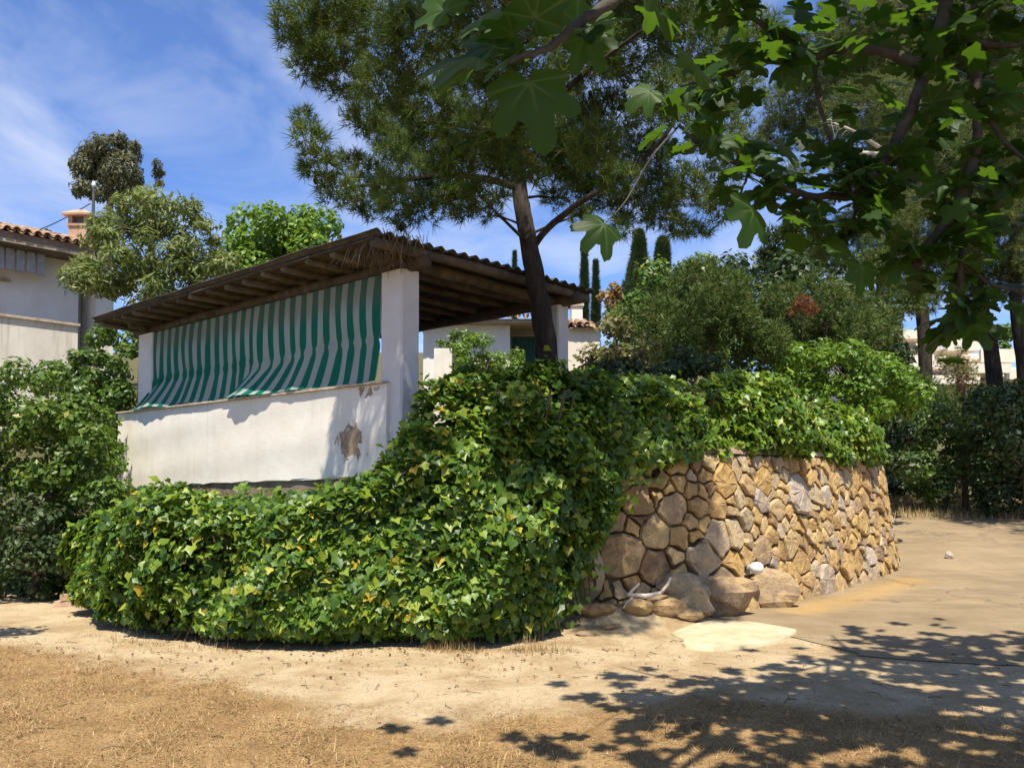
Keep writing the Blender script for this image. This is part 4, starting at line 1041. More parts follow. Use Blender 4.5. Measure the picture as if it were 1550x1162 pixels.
add_limb(pine, [P(783, 230, TY + .3), P(720, 180, TY + .4), P(620, 120, TY + .3), P(520, 70, TY)], 0.055, 0.015, 'bark')
add_limb(pine, [P(782, 200, TY + .3), P(840, 150, TY), P(900, 100, TY - .5), P(980, 40, TY - .8)], 0.055, 0.015, 'bark')
# cones
cm_ = MB(); 
base_c = mesh_from('cone', *(lambda v: (v[0], v[1]))(tube([(0, 0, 0), (0, 0, -.02), (0, 0, -.05), (0, 0, -.075), (0, 0, -.085)], [.008, .024, .026, .014, .003], 8)), M['bark'])
rc = random.Random(4)
for k in range(26):
    c, rad = cl[rc.randrange(14, len(cl))]; o = bpy.data.objects.new('cone', base_c); link(o, pine)
    o.matrix_basis = Matrix.Translation(Vector(c) + Vector((rc.uniform(-1, 1) * rad, -rad * .8, rc.uniform(-.6, .4) * rad)))

# pines behind, their crowns fill the sky over the drive
PY = 24.0
t1 = [P(1404, 560, PY), P(1398, 500, PY), P(1388, 430, PY), P(1384, 360, PY), P(1380, 250, PY), P(1370, 120, PY), P(1365, -20, PY)]
t1[0].z = gzf(t1[0].x, PY) - 0.1
c1 = [(1215, 150, 60), (1270, 110, 70), (1330, 90, 80), (1400, 80, 80), (1180, 200, 40), (1250, 200, 45), (1310, 170, 70), (1380, 170, 80), (1290, 270, 40), (1350, 250, 70), (1420, 240, 75), (1330, 330, 55), (1400, 330, 65), (1290, 350, 36),
      (1360, 390, 50), (1430, 400, 50), (1320, 400, 34), (1240, 60, 40), (1300, 20, 60), (1380, 0, 80), (1460, 20, 80), (1200, 265, 26), (1230, 320, 26), (1395, 450, 36), (1345, 440, 26)]
tree('pine_tree', 'slim dark pine whose bare trunk rises out of the drive-side hedge', (t1[0].x, PY, t1[0].z), t1, CL(c1, PY, 2.2, 5), 190, 0.19, T_TUFT, 'pine_far', 41, bark='bark', shell=.3, flat=.75, r0=0.20, group='pines behind the drive')
PY2 = 25.5
t2 = [P(1520, 590, PY2), P(1500, 530, PY2), P(1482, 450, PY2), P(1475, 360, PY2), P(1470, 200, PY2), P(1470, 0, PY2)]
t2[0].z = gzf(t2[0].x, PY2) - .1
c2 = [(1470, 120, 80), (1540, 100, 80), (1460, 220, 70), (1520, 230, 80), (1480, 320, 60), (1550, 320, 70), (1440, 380, 40), (1500, 400, 50), (1560, 420, 60), (1470, 440, 30), (1530, 30, 80), (1600, 160, 90), (1620, 300, 90), (1410, 300, 50)]
tree('pine_tree', 'leaning pine trunk in front of the terraced apartment balconies', (t2[0].x, PY2, t2[0].z), t2, CL(c2, PY2, 2.2, 6), 170, 0.20, T_TUFT, 'pine_far', 42, bark='bark', shell=.3, flat=.75, r0=0.25, group='pines behind the drive')
t3 = [P(1568, 610, PY2 - 1), P(1550, 540, PY2 - 1), P(1540, 480, PY2 - 1), P(1535, 380, PY2 - 1), P(1540, 200, PY2 - 1)]
t3[0].z = gzf(t3[0].x, PY2 - 1) - .1
tree('pine_tree', 'thicker leaning pine trunk next to the balconies and the bushes', (t3[0].x, PY2 - 1, t3[0].z), t3, CL([(1580, 380, 60), (1640, 300, 80), (1530, 250, 50), (1600, 200, 80)], PY2 - 1, 1.6, 8), 170, 0.20, T_TUFT, 'pine_far', 43, bark='bark', shell=.3, flat=.75, r0=0.27, group='pines behind the drive')
SX, SY = 13.2, 15.2; sz0 = gzf(SX, SY)
rr_ = random.Random(77)
tree('pine_tree', 'broad pine at the drive edge whose crown shades the bushes', (SX, SY, sz0), [(SX, SY, sz0 - .1), (SX - .1, SY, 3), (SX - .3, SY + .1, 6.5), (SX - .3, SY + .1, 9.5)],
     [((SX + rr_.uniform(-3.4, 3), SY + rr_.uniform(-2.6, 2.6), 9.2 + rr_.uniform(-1.0, 1.2)), rr_.uniform(.7, 1.1)) for _ in range(10)], 100, .2, T_TUFT, 'pine_far', 44, bark='bark', shell=.3, flat=.6, r0=.22, group='pines behind the drive')
e = empty('dead_branch', P(1335, 232, 22), 'two bare bleached branches sticking out of the dark pine crown', 'branch')
for pts, r_ in (([P(1378, 238, 23.8), P(1335, 233, 21.8), P(1275, 231, 21.2), P(1215, 236, 20.9)], .085), ([P(1378, 250, 23.8), P(1335, 226, 21.9), P(1295, 200, 21.3), P(1255, 184, 21.0)], .085)):
    add_limb(e, pts, r_, .012, 'deadwood', 'limb')
    for k in range(7):
        a = Vector(pts[2]).lerp(Vector(pts[3]), random.random()); add_limb(e, [a, a + Vector((random.uniform(-.4, .1), random.uniform(-.2, .2), random.uniform(-.35, .2))) * .6, a + Vector((random.uniform(-.6, .1), random.uniform(-.2, .2), random.uniform(-.5, .3)))], .012, .004, 'deadwood', 'twig')

# ---- shrubs and trees at the pavilion's far end
def fill(x0, y0, x1, y1, rp, step, seed, poly=None):
    """clump grid in photo pixels inside a polygon"""
    r = random.Random(seed); out = []
    def inside(x, y):
        c = False; n = len(poly)
        for i in range(n):
            xa, ya = poly[i]; xb, yb = poly[(i + 1) % n]
            if (ya > y) != (yb > y) and x < (xb - xa) * (y - ya) / (yb - ya) + xa: c = not c
        return c
    yy = y0
    while yy < y1:
        xx = x0
        while xx < x1:
            a = xx + r.uniform(-.5, .5) * step; b = yy + r.uniform(-.5, .5) * step
            if poly is None or inside(a, b): out.append((a, b, rp * r.uniform(.7, 1.25)))
            xx += step
        yy += step
    return out

def bush(label, poly, y, dy, rp, step, dens, size, tm, mat, seed, group=None, name='shrub', cat='shrub', base_px=None, shell=.4, flat=.85, upb=.45, droop=0., stems=4, ground_z=None, rnd_scale=1.0, slim=False):
    xs = [p[0] for p in poly]; ys = [p[1] for p in poly]
    cl = CL(fill(min(xs), min(ys), max(xs), max(ys), rp, step, seed, poly), y, dy, seed)
    bx = P(base_px or sum(xs) / len(xs), max(ys), y); z = gzf(bx.x, y) if ground_z is None else ground_z
    top = P(base_px or sum(xs) / len(xs), min(ys) * .6 + max(ys) * .4, y)
    if top.z < z + .3: top.z = z + .3
    return tree(name, label, (bx.x, y, z), [(bx.x, y, z - .1), (bx.x * .6 + top.x * .4, y + .05, z + (top.z - z) * .5), tuple(top)], cl, dens, size, tm, mat, seed, cat, group, 'twig', shell, flat, droop, True, 0.012 if slim else 0.05 + 0.012 * (top.z - z), upb=upb, rnd_scale=rnd_scale)

bush('tall leafy shrub rising between the pavilion end and the stained house wall', [(125, 505), (165, 490), (205, 520), (207, 640), (178, 700), (120, 700), (95, 590), (70, 560)], 14.9, .7, 22, 24, 900, .075, T_LEAF, 'shrub', 101, group='shrubs at the pavilion end')
bush('broad dark-leaved shrub at the lawn edge beside the ivy mound', [(0, 570), (60, 545), (110, 580), (165, 640), (182, 740), (140, 800), (110, 870), (60, 900), (-60, 905), (-70, 600)], 11.6, .8, 30, 32, 800, .07, T_LEAF, 'shrub', 102, group='shrubs at the pavilion end')
bush('low shadowy bush hugging the ground next to the ivy mound', [(-30, 740), (60, 760), (130, 800), (120, 890), (70, 912), (-40, 905)], 10.9, .45, 24, 28, 800, .06, T_LEAF, 'dark', 103, group='shrubs at the pavilion end')
bush('bright-leaved bush peeking over the parapet end', [(100, 620), (180, 625), (195, 690), (172, 745), (110, 735)], 13.3, .4, 20, 22, 900, .06, T_LEAF, 'bright', 104, rnd_scale=.7, group='shrubs at the pavilion end')
# loose tree in front of the house
lt = fill(90, 290, 350, 480, 27, 25, 12, [(150, 320), (215, 290), (290, 310), (335, 345), (350, 400), (320, 440), (280, 465), (215, 470), (180, 440), (150, 445), (90, 430), (100, 410), (130, 385), (125, 350)])
LY = 17.5; b = P(215, 500, LY); gz0 = gzf(b.x, LY)
tree('broadleaf_tree', 'airy olive-green tree with loose foliage beside the chimney', (b.x, LY, gz0), [(b.x, LY, gz0 - .1), tuple(P(218, 480, LY)), tuple(P(225, 430, LY)), tuple(P(235, 340, LY))], CL(lt, LY, 1.0, 12), 330, .125, T_LONG, 'loose', 111, bark='twig', shell=.15, flat=.85, droop=.5, r0=.09)
bt = fill(310, 325, 520, 460, 32, 26, 14, [(315, 400), (350, 350), (400, 328), (460, 325), (505, 340), (530, 360), (525, 400), (430, 440), (330, 450)])
LY = 19.5; b = P(430, 470, LY); gz0 = gzf(b.x, LY)
tree('broadleaf_tree', 'dense bright green tree with rounded top behind the pavilion roof', (b.x, LY, gz0), [(b.x, LY, gz0 - .1), tuple(P(430, 440, LY)), tuple(P(430, 370, LY))], CL(bt, LY, .8, 14), 380, .11, T_LEAF, 'bright', 112, bark='twig', shell=.6, flat=.8, r0=.12)
eu = [(150, 250, 32), (185, 260, 34), (130, 255, 24), (160, 222, 24), (195, 232, 22), (125, 285, 18), (172, 285, 26), (200, 275, 20), (140, 232, 22), (112, 248, 10), (180, 212, 14), (148, 295, 14), (240, 262, 11), (238, 248, 8), (242, 278, 7), (205, 222, 10), (118, 290, 10)]
EY = 42; b = P(168, 330, EY); gz0 = gzf(b.x, EY)
tree('gum_tree', 'distant round-headed gum tree standing against the sky above the chimney', (b.x, EY, gz0), [(b.x, EY, gz0 - .2), tuple(P(166, 330, EY)), tuple(P(168, 300, EY)), tuple(P(165, 240, EY))], CL(eu, EY, .5, 15), 210, .22, T_LONG, 'eucal', 113, bark='twig', shell=.35, flat=.9, droop=1.0, r0=.22)
# small shrubs on the ridge behind the house roof
bush('small far bush beyond the tiled roof', [(52, 352), (75, 350), (78, 372), (50, 372)], 36, .4, 7, 8, 240, .16, T_LEAF, 'dark', 115)
bush('pinkish dry bush on the ridge beyond the tiled roof', [(-20, 350), (20, 340), (36, 362), (30, 374), (-20, 374)], 34, .4, 9, 10, 160, .14, T_LONG, 'olive', 116)

rr_ = random.Random(5)
tree('broadleaf_tree', 'small leafy tree at the lawn edge throwing shade beside the broad shrub', (-6.4, 6.9, gzf(-6.4, 6.9)), [(-6.4, 6.9, -.05), (-6.2, 6.9, 1.2), (-5.8, 6.9, 2.3)],
     [((-5.6 + rr_.uniform(-1.0, .75), 6.9 + rr_.uniform(-.8, .7), 2.5 + rr_.uniform(-.5, .9)), rr_.uniform(.28, .42)) for _ in range(20)], 330, .07, T_LEAF, 'shrub', 119, bark='twig', shell=.4, r0=.08)

# ---- seen through and beside the pavilion
bush('pale sunlit bush with feathery leaves glimpsed through the pavilion opening', [(690, 520), (715, 505), (760, 530), (795, 545), (790, 600), (680, 600)], 16.5, .5, 15, 17, 700, .085, T_LONG, 'bright', 121, ground_z=1.7)
bush('green bush in front of the white house wall glimpsed under the roof beam', [(655, 530), (685, 505), (715, 510), (720, 590), (660, 590)], 18, .5, 13, 15, 500, .08, T_LEAF, 'shrub', 122)
bush('dry yellow-green shrub beside the pavilion rear pillar', [(880, 545), (905, 500), (945, 480), (990, 500), (1000, 570), (880, 600)], 14.2, .5, 22, 24, 650, .07, T_LEAF, 'olive', 123, ground_z=1.7)
bush('round grey-green juniper on the terrace above the stone wall', [(960, 470), (1000, 420), (1050, 400), (1110, 410), (1170, 440), (1190, 500), (1150, 550), (980, 560)], 15.0, .9, 30, 34, 560, .095, T_SPRIG, 'juniper', 124, ground_z=1.7, group='junipers on the terrace')
bush('darker juniper with patchy brown twigs behind the sunlit ivy', [(1170, 430), (1230, 420), (1290, 450), (1340, 480), (1350, 540), (1200, 560), (1170, 520)], 16.5, .9, 30, 32, 480, .10, T_SPRIG, 'juniper', 125, group='junipers on the terrace', ground_z=1.75)
bush('shaded evergreen bush tucked behind the ivy next to the pine trunk', [(880, 560), (960, 540), (1060, 530), (1090, 590), (1060, 650), (880, 640)], 11.6, .4, 24, 27, 800, .07, T_LEAF, 'dark', 126, ground_z=1.7)
bush('small withered red-brown bush on the terrace', [(1198, 455), (1225, 450), (1232, 475), (1205, 482)], 15.4, .2, 11, 12, 700, .06, T_SPRIG, 'rust', 127, ground_z=1.7, slim=True)
bush('rounded light green bush behind the ivy at the bend of the wall', [(1150, 540), (1220, 515), (1300, 530), (1385, 560), (1395, 610), (1340, 660), (1180, 640)], 15.2, .7, 26, 28, 700, .075, T_LEAF, 'bright', 128, ground_z=1.7, rnd_scale=.8)
dt = fill(1130, 320, 1280, 450, 18, 27, 16, [(1150, 350), (1200, 325), (1250, 345), (1275, 400), (1260, 450), (1140, 450), (1135, 400)])
DY = 21; b = P(1205, 480, DY); gz0 = gzf(b.x, DY)
tree('broadleaf_tree', 'open dark evergreen tree with sky showing between its boughs', (b.x, DY, gz0), [(b.x, DY, gz0 - .1), tuple(P(1205, 460, DY)), tuple(P(1208, 350, DY))], CL(dt, DY, .8, 16), 520, .14, T_SPRIG, 'dark', 117, shell=.35, flat=.7, r0=.12)
bush('full green bush on the terrace filling the bank between cypress and juniper', [(930, 470), (985, 415), (1040, 392), (1110, 398), (1120, 540), (930, 555)], 17.5, .7, 30, 32, 420, .09, T_LEAF, 'shrub', 141, ground_z=1.75)
bush('wide dark evergreen bank rising behind the two junipers', [(1040, 430), (1110, 392), (1180, 405), (1260, 400), (1340, 450), (1365, 560), (1040, 560)], 19.0, .9, 36, 40, 330, .11, T_LEAF, 'dark', 142)
bush('yellowish scrub bush between the evergreen bank and the pine trunks', [(1270, 400), (1330, 370), (1375, 430), (1370, 500), (1300, 510)], 21.0, .7, 30, 33, 260, .11, T_SPRIG, 'juniper', 143)
bush('tawny autumn-coloured shrub between the cypresses', [(912, 445), (930, 428), (948, 440), (950, 500), (915, 500)], 24, .4, 12, 13, 330, .11, T_LEAF, 'autumn', 129)

# cypresses
def cypress(px, top, wpx, bot, y, label, seed):
    b = P(px, bot, y); tp = P(px, top, y); z0 = gzf(b.x, y); H = tp.z - z0; r = np.random.default_rng(seed); n = int(2600 * max(1, (wpx / 24) ** 1.4)); t = r.random(n) ** .75
    R_ = wpx * y / FPX / 2 * np.clip(1.15 * (1 - t) ** .6, 0, 1) * (0.75 + .25 * np.sin(9 * t + seed)); th = r.uniform(0, 6.28, n); k = np.sqrt(r.uniform(.25, 1, n))
    R_ = R_ * (1 + .25 * vnoise(np.stack([np.cos(th) * 2, np.sin(th) * 2, t * 9], 1), 1.5, seed))
    p = np.stack([b.x + R_ * k * np.cos(th), y + R_ * k * np.sin(th), z0 + .15 + t * H], 1)
    tip = unit(np.stack([np.cos(th) * .35, np.sin(th) * .35, 1 + 0 * th], 1) + r.normal(size=(n, 3)) * .15)
    e = empty('cypress_tree', (b.x, y, z0), label, 'tree', 'cypresses behind the pavilion')
    V, Fc = tube([(b.x, y, z0 - .1), (b.x, y, z0 + H * .5), (b.x, y, z0 + H * .9)], [.09, .06, .015], 7); obj('trunk', mesh_from('trunk', V, Fc, M['twig']), e)
    V, Fc, ra = scatter_many(p, unit(np.cross(tip, r.normal(size=(n, 3)))), tip, np.full(n, .20) * r.uniform(.6, 1.2, n), T_SPRIG, np.clip(r.beta(2, 2, n), 0, 1))
    tag(obj('crown', mesh_from('crown', V, Fc, M['cypress'], {'rnd': ra}), e), kind='stuff')
cypress(885, 386, 17, 520, 30, 'tall pencil-thin cypress next to the white chimney', 1)
cypress(902, 404, 15, 520, 31, 'shorter thin cypress beside the tawny shrub', 2)
cypress(968, 362, 84, 540, 26, 'stout dark cypress behind the juniper', 3)
cypress(1004, 372, 84, 540, 27, 'stout cypress with a blunt top beside the dark cypress', 4)
cypress(779, 388, 9, 480, 40, 'slender cypress tip showing above the corrugated roof', 5)

# ---- hedge and bushes along the drive
bush('rounded fine-leaved bush at the far side of the drive', [(1352, 640), (1400, 610), (1470, 618), (1500, 660), (1500, 750), (1370, 755)], 20.5, .9, 30, 33, 480, .085, T_LEAF, 'shrub', 131, group='bushes across the drive')
bush('tall dark bush with glossy leaves across the drive', [(1480, 600), (1560, 580), (1620, 600), (1620, 780), (1490, 770)], 18.8, .9, 32, 36, 480, .09, T_LEAF, 'dark', 132, group='bushes across the drive')
bush('shadowed undergrowth bush at the far bend of the drive', [(1335, 660), (1380, 650), (1420, 700), (1420, 750), (1345, 752)], 22.5, .5, 24, 28, 420, .09, T_LEAF, 'dark', 133, group='bushes across the drive')
bush('mixed green shrub below the pine trunks', [(1350, 590), (1420, 575), (1500, 590), (1560, 585), (1560, 640), (1370, 640)], 21.8, .8, 26, 29, 420, .10, T_SPRIG, 'juniper', 134, group='bushes across the drive')
bush('overgrown evergreen thicket behind the stone wall bend', [(1290, 560), (1360, 570), (1380, 640), (1370, 720), (1330, 700), (1290, 640)], 18.2, .6, 26, 28, 480, .085, T_LEAF, 'dark', 135)
bush('small orange withered bush below the balconies', [(1450, 575), (1468, 572), (1468, 592), (1450, 592)], 20.4, .1, 9, 10, 500, .07, T_SPRIG, 'rust', 136)
bush('grey-green olive bush in front of the balconies', [(1420, 545), (1470, 520), (1485, 570), (1425, 585)], 23, .4, 16, 18, 240, .10, T_LONG, 'olive', 137)
bush('dark ridge-top tree behind the terraced apartments', [(1500, 480), (1535, 490), (1550, 530), (1505, 530)], 66, .6, 14, 15, 70, .3, T_LEAF, 'shrub', 138, name='broadleaf_tree', cat='tree')

# ------------------------------------------------------------------ white house above the shrubs
HY = 21.0
def frame_from(o, ux):
    ux = Vector((ux[0], ux[1], 0)).normalized(); vx = Vector((-ux.y, ux.x, 0))
    return lambda a, b, c: o + ux * a + vx * b + Vector((0, 0, c))
# the facade recedes towards the chimney end: front corner at px -> corner near column 118
hc = P(118, 490, HY); hc.z = 0
ux = Vector((-0.66, -0.75, 0))        # along the facade, away from the corner towards the viewer
Hf = frame_from(hc, ux)               # a along facade, b outwards (towards viewer side), c up
hz0 = gzf(hc.x, HY) - 0.6
ze = P(118, 398, HY).z                # eave underside
house = empty('white_house', (hc.x, HY, hz0), 'white house with clay tile roof, deep eave and chimney behind the loose tree', 'house')
sgn = 1 if Hf(0, 1, 0).y < hc.y else -1
def HB(a, b, c): return Hf(a, b * sgn, c)
MB().box((0, -4, hz0), (6, 0, ze), HB).build('wall', M['housewall'], house)
MB().box((-0.75, -3.9, hz0), (-0.32, 0.25, ze + .05), HB).build('corner_pier', M['stained'], house)
MB().box((-0.30, -3.8, hz0), (-0.02, -0.6, ze), HB).build('wall', M['housewall'], house)
# soffit, eave board
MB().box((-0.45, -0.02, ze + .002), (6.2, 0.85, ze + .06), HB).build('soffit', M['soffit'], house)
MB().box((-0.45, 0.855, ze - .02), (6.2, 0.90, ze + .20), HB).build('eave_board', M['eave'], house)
# roof deck and barrel tiles
sl_ = 0.30
V = [HB(-0.45, 0.9, ze + .21), HB(6.2, 0.9, ze + .21), HB(6.2, -3.6, ze + .21 + 4.5 * sl_), HB(-0.45, -3.6, ze + .21 + 4.5 * sl_), HB(-0.45, 0.9, ze + .062), HB(6.2, 0.9, ze + .062), HB(6.2, -3.6, ze + .062), HB(-0.45, -3.6, ze + .062)]
MB().add(V, [(0, 1, 2, 3), (7, 6, 5, 4), (0, 4, 5, 1), (1, 5, 6, 2), (2, 6, 7, 3), (3, 7, 4, 0)]).build('roof', M['tile'], house)
def barrel(up, L=0.42, r=0.085, th=0.014):
    V = []; n = 7
    for j in (0, 1):
        rr_ = r * (1 - .12 * j)
        for q in (rr_, rr_ - th):
            for k in range(n):
                a = math.pi * k / (n - 1); V.append((q * math.cos(a), j * L, (q * math.sin(a)) * (1 if up else -1)))
    Fc = []
    for k in range(n - 1):
        Fc += [(k, k + 1, 2 * n + k + 1, 2 * n + k), (n + k, 3 * n + k, 3 * n + k + 1, n + k + 1), (k, n + k, n + k + 1, k + 1), (2 * n + k, 2 * n + k + 1, 3 * n + k + 1, 3 * n + k)]
    return mesh_from('roof_tile', V, Fc, M['tile'])
t_up, t_dn = barrel(True), barrel(False)
def lay_tiles(parent, fr, a0, a1, b0, z0, slope, rows, pitch=0.2, up_only=False):
    """tiles in columns along a, rows climbing in -b"""
    n = int((a1 - a0) / pitch); ang = math.atan(slope)
    X = (fr(1, 0, 0) - fr(0, 0, 0)).normalized(); Yd = (fr(0, -1, 0) - fr(0, 0, 0)).normalized(); Yv = Yd * math.cos(ang) + Vector((0, 0, math.sin(ang))); Z = X.cross(Yv)
    if Z.z < 0: X = -X; Z = X.cross(Yv)
    mt = Matrix((X, Yv, Z)).transposed().to_4x4()
    for i in range(n):
        for j in range(rows):
            for (me, da, dz) in ((t_up, 0, .045), (t_dn, pitch / 2, .075)):
                if up_only and me is t_dn: continue
                o = bpy.data.objects.new('roof_tile', me); link(o, parent)
                p = fr(a0 + i * pitch + da, b0 - j * .36, z0 + j * .36 * slope + dz)
                o.matrix_basis = Matrix.Translation(p + Vector((random.uniform(-.012, .012), random.uniform(-.012, .012), random.uniform(-.006, .01)))) @ mt @ Matrix.Rotation(random.uniform(-.05, .05), 4, 'Z')
lay_tiles(house, HB, -0.42, 4.6, 0.98, ze + .21, sl_, 4, .215)
# window with lintel, iron lantern brackets under the eave
MB().box((1.9, -0.10, ze - 2.2), (3.0, 0.004, ze - .82), HB).build('window_pane', M['glass'], house)
MB().box((1.82, -0.05, ze - 2.2), (1.895, 0.03, ze - .75), HB).build('window_frame', M['eave'], house)
MB().box((1.55, -.02, ze - .74), (3.3, 0.10, ze - .68), HB).build('lintel', M['eave'], house)
for k in range(9):
    MB().box((0.95 + k * .22, 0.42, ze - .55 + .02 * (k % 2)), (1.12 + k * .22, 0.47, ze - .06), HB).build('shutter_slat', M['iron'], house)
# chimney
chx = P(125, 345, HY + 1.2); 
CH = lambda a, b, c: Vector((chx.x + a, HY + 1.2 + b, c))
zc0 = P(125, 362, HY + 1.2).z - 1.2; zc1 = P(125, 346, HY + 1.2).z; zc2 = P(125, 331, HY + 1.2).z; zc3 = P(125, 322, HY + 1.2).z
ch = MB().box((-.24, -.24, zc0), (.24, .24, zc1), CH).build('chimney', M['terracotta'], house)
MB().box((-.28, -.28, zc1 + .002), (.28, .28, zc1 + .06), CH).build('chimney_collar', M['terracotta'], ch)
for sx in (-1, 1):
    for sy in (-1, 1): MB().box((sx * .2 - .05, sy * .2 - .05, zc1 + .062), (sx * .2 + .05, sy * .2 + .05, zc2), CH).build('chimney_post', M['terracotta'], ch)
MB().box((-.15, -.15, zc1 + .062), (.15, .15, zc2 - .002), CH).build('chimney_flue', M['soffit'], ch)
V = [CH(x, y, z) for (k, z) in ((.36, zc2 + .002), (.37, zc2 + .05), (.16, zc3 + .03)) for x, y in ((-k, -k), (k, -k), (k, k), (-k, k))]
MB().add(V, [(3, 2, 1, 0), (8, 9, 10, 11)] + [(r_ * 4 + k, r_ * 4 + (k + 1) % 4, r_ * 4 + 4 + (k + 1) % 4, r_ * 4 + 4 + k) for r_ in (0, 1) for k in range(4)]).build('chimney_cap', M['terracotta'], ch)
# stained terrace wall below the house
tw = P(118, 494, HY - 1.6); tw.z = 0
TWf = frame_from(tw, Vector((-0.62, -0.78, 0)))
sg2 = 1 if TWf(0, 1, 0).y < tw.y else -1
zt = P(118, 494, HY - 1.6).z
MB().box((0, -.25, gzf(tw.x, HY - 1.6) - 1.0), (5, 0, zt), lambda a, b, c: TWf(a, b * sg2, c)).build('terrace_wall', M['stained'])
tag(bpy.data.objects['terrace_wall'], 'weather-stained white terrace wall in front of the house', 'wall')
MB().box((-.03, -.3, zt + .002), (5, .05, zt + .06), lambda a, b, c: TWf(a, b * sg2, c)).build('capping', M['sill'], bpy.data.objects['terrace_wall'])
# pole with insulator and cable
pl = P(141, 330, HY + 4); pe_ = empty('utility_pole', (pl.x, HY + 4, gzf(pl.x, HY + 4)), 'thin dark utility pole with white insulator behind the chimney', 'pole')
zt_ = P(141, 283, HY + 4).z
MB().tube([(pl.x, HY + 4, gzf(pl.x, HY + 4) - .1), (pl.x, HY + 4, zt_)], [.06, .045], 8).build('mast', M['cable'], pe_, True)
MB().tube([(pl.x, HY + 4, zt_), (pl.x, HY + 4, zt_ + .06), (pl.x, HY + 4, zt_ + .16)], [.045, .06, .03], 8).build('insulator', M['enamel'], pe_, True)
MB().box((pl.x - .5, HY + 3.97, zt_ - .95), (pl.x + .5, HY + 4.03, zt_ - .88)).build('crossarm', M['twig'], pe_)
ca = P(137, 308, HY + 3.96); cb = P(-40, 365, HY + 2)
pts = [Vector(ca).lerp(Vector(cb), k / 14) - Vector((0, 0, .28 * math.sin(math.pi * k / 14))) for k in range(15)]
tag(MB().tube(pts, .016, 5).build('overhead_cable', M['cable'], smooth=True), 'thin black overhead cable sagging from the pole above the tiled roof', 'cable')

# ------------------------------------------------------------------ second house, glimpsed past the pavilion
BY = 22.0
bh = empty('white_cottage', P(800, 560, BY), 'white cottage with dark green shutters and tiled eave glimpsed behind the pavilion', 'house')
gzb = gzf(0, BY) - .5
B0 = lambda px: (px - 775) / FPX * BY
zb_e = P(800, 492, BY).z
MB().box((B0(640), BY, gzb), (B0(772), BY + 4, zb_e)).build('wall', M['housewall'], bh)
MB().box((B0(772), BY + .9, gzb), (B0(858), BY + 4, zb_e)).build('wall', M['housewall'], bh)
for k in range(9):
    x0 = B0(775) + k * .115; MB().box((x0, BY + .82, gzb + .5), (x0 + .107, BY + .86, P(800, 503, BY).z)).build('shutter_board', M['shutter'], bh)
MB().box((B0(770), BY + .80, P(800, 502, BY).z), (B0(860), BY + .89, P(800, 497, BY).z)).build('lintel', M['eave'], bh)
MB().box((B0(632), BY - .35, zb_e + .002), (B0(866), BY + 4.2, zb_e + .10)).build('soffit', M['eave'], bh)
MB().box((B0(858), BY - .6, gzb), (B0(905), BY + 3.9, P(880, 503, BY).z)).build('wall', M['cream'], bh)
lay_tiles(bh, lambda a, b, c: Vector((a, BY + b * -1, c)), B0(862), B0(908), 0.8, P(880, 503, BY).z + .01, .25, 3, .2)
lay_tiles(bh, lambda a, b, c: Vector((a, BY + b * -1, c)), B0(636), B0(862), 0.5, zb_e + .10, .25, 2, .2)
V = [(B0(860), BY - .75, P(880, 503, BY).z + .002), (B0(910), BY - .75, P(880, 503, BY).z + .002), (B0(910), BY + 4, P(880, 503, BY).z + 1.0), (B0(860), BY + 4, P(880, 503, BY).z + 1.0)]
MB().add(V + [(a, b, c - .03) for a, b, c in V], [(0, 1, 2, 3), (7, 6, 5, 4), (0, 4, 5, 1), (1, 5, 6, 2), (3, 7, 4, 0)]).build('roof', M['tile'], bh)
MB().box((B0(867), BY + .3, P(875, 510, BY).z), (B0(884), BY + .75, P(875, 460, BY).z)).build('chimney', M['stained'], bh)
MB().box((B0(865), BY + .26, P(875, 460, BY).z + .002), (B0(886), BY + .79, P(875, 456, BY).z)).build('chimney_cap', M['sill'], bh)
# low rough wall stub in the sun
w0 = P(657, 530, 17.2); w1 = P(684, 530, 17.2)
tag(MB().box((w0.x, 17.2, 1.6), (w1.x, 17.6, P(670, 527, 17.2).z)).build('wall_stub', M['stained']), 'low sunlit stub of rough white wall under the roof beam', 'wall')

# ------------------------------------------------------------------ terraced apartments on the hillside
AY = 52.0
ap = empty('apartment_block', P(1450, 560, AY), 'stepped cream apartment block with wide balconies on the hillside behind the pines', 'building')
A0 = lambda px, y=AY: (px - 775) / FPX * y
def az(py, y=AY): return P(1440, py, y).z
zg = gzf(A0(1440), AY) - 1
tiers = [(1330, 1580, 575, 548, 0.0), (1335, 1480, 548, 520, 1.2), (1345, 1445, 520, 492, 2.6), (1350, 1450, 492, 478, 4.0)]
MB().box((A0(1330), AY + 2.5, zg), (A0(1590), AY + 9, az(548))).build('wall', M['cream'], ap)
MB().box((A0(1335), AY + 3.6, az(548)), (A0(1490), AY + 9, az(515))).build('wall', M['cream'], ap)
MB().box((A0(1490) + .01, AY + 3.8, az(548)), (A0(1560), AY + 9, az(522))).build('wall', M['cream'], ap)
MB().box((A0(1345), AY + 4.6, az(515)), (A0(1470), AY + 9, az(490))).build('wall', M['cream'], ap)
for (x0, x1, ya, yb, fy) in ((1465, 1525, 566, 552, -.6), (1375, 1475, 584, 570, -.8), (1440, 1490, 530, 508, .2), (1488, 1540, 548, 528, .0), (1335, 1440, 556, 536, .4), (1338, 1445, 505, 492, 1.8), (1520, 1600, 575, 560, -.4)):
    bal = MB().box((A0(x0), AY + fy, az(ya)), (A0(x1), AY + fy + .25, az(yb))).build('balcony', M['cream'], ap)
    MB().box((A0(x0), AY + fy + .255, az(ya)), (A0(x1), AY + 3.9, az(ya) + .2)).build('balcony_slab', M['cream'], bal)
